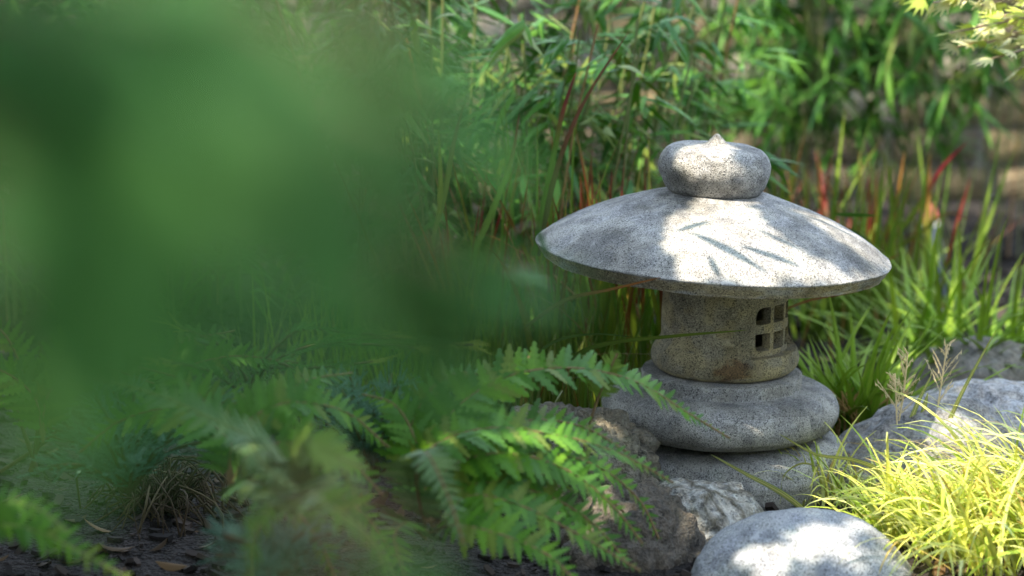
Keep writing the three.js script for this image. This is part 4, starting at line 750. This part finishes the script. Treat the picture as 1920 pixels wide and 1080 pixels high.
  const addLeaf = (a, b, t, s) => {
    for (const [da, db] of [[0, 0], [s * 0.32, 0], [-s * 0.32, 0], [0, s * 0.32], [0, -s * 0.32]]) if (open(a + da, b + db)) return;
    for (let k = 0; k < thin.length; k++) { const B = tb[k]; if (a > B[0] && a < B[1] && b > B[2] && b < B[3] && fbm(a * 13, b * 13, 3.3, 2) < -thin[k][1] + 0.02 && inside(thin[k][0], a, b) && !kept(a, b)) return; }
    const p = V().addScaledVector(E1, a).addScaledVector(E2, b).addScaledVector(SUN, t); if (p.y < 1.35) return; eu.set((r() - 0.5) * 1.6, r() * TAU, (r() - 0.5) * 1.6); q.setFromEuler(eu); mats4.push(M4(p.sub(org), q, s));
  };
  for (let i = 0; i < 42000; i++) addLeaf(lerp(lo[0], hi[0], r()), lerp(lo[1], hi[1], r()), lerp(1.75, 2.35, r()), i % 2 ? lerp(0.06, 0.085, r()) : lerp(0.025, 0.045, r()));
  const litFg = [[600, 60], [770, 60], [790, 520], [600, 420]].map(([x, y]) => ab(ray(x, y).multiplyScalar(0.47).add(CAM)));
  for (let i = 0; i < 1700; i++) { const [a, b] = ab(V(lerp(-0.8, 0.5, r()), 0.9, lerp(2.3, 3.3, r()))); if (!inside(litFg, a, b) && !gaps.some((g) => inside(g, a, b))) addLeaf(a, b, lerp(3.3, 3.9, r()), lerp(0.04, 0.08, r())); }
  for (const g of keep) { const bx = [0, 1].map((k) => [Math.min(...g.map((q) => q[k])), Math.max(...g.map((q) => q[k]))]), n = 26000 * (bx[0][1] - bx[0][0]) * (bx[1][1] - bx[1][0]); for (let i = 0; i < n; i++) addLeaf(lerp(...bx[0], r()), lerp(...bx[1], r()), lerp(1.75, 2.35, r()), lerp(0.025, 0.05, r())); }
  for (let i = 0; i < 5000; i++) { const p = V(lerp(-1.6, 1.6, r()), 0, lerp(-2.6, -1.0, r())), [a, b] = ab(p); if (fbm(a * 3, b * 3, 2, 2) > -0.05) addLeaf(a, b, lerp(2.2, 3.0, r()), lerp(0.05, 0.09, r())); }
  // single leaves that throw the streaks on the roof
  for (const [x0, y0, x1, y1, w] of [[1268, 434, 1330, 416, 0.28], [1300, 438, 1432, 508, 0.16], [1392, 462, 1500, 500, 0.22], [1330, 480, 1350, 522, 0.3], [1440, 420, 1560, 470, 0.2], [1500, 400, 1620, 455, 0.16], [1420, 430, 1500, 470, 0.16]]) {
    const A = hit(x0, y0, lanternSolids), B = hit(x1, y1, lanternSolids); if (!A || !B) continue;
    const X = B.clone().sub(A), L = X.length(); X.addScaledVector(SUN, -X.dot(SUN)); const L2 = X.length(); X.normalize(); const Z = V().crossVectors(X, SUN).normalize();
    const m = new THREE.Matrix4().compose(A.add(B).multiplyScalar(0.5).addScaledVector(SUN, 0.95).sub(org), basis(X, V().crossVectors(Z, X), Z), V(L2 * 1.1, L2, L2 * w * 2.2)); mats4.push(m);
  }
  const im = new THREE.InstancedMesh(lg, lm, mats4.length); mats4.forEach((m, i) => im.setMatrixAt(i, m)); im.name = 'crown'; im.userData.kind = 'stuff'; im.castShadow = im.receiveShadow = true; o.add(im);
  part('trunk', new THREE.CylinderGeometry(0.06, 0.09, 2.0, 12).translate(0, 1.0, 0), bark, o);
  for (const [x, y, z] of [[0.9, 2.1, 0.2], [0.4, 2.3, 1.0], [0.6, 2.2, -0.8], [1.3, 2.3, -0.3]]) part('limb', new THREE.TubeGeometry(new THREE.CatmullRomCurve3([V(0, 1.9, 0), V(x * 0.5, lerp(1.9, y, 0.6) + 0.08, z * 0.5), V(x, y, z)]), 12, 0.018, 7), bark, o);
}

renderer.render(scene, camera);
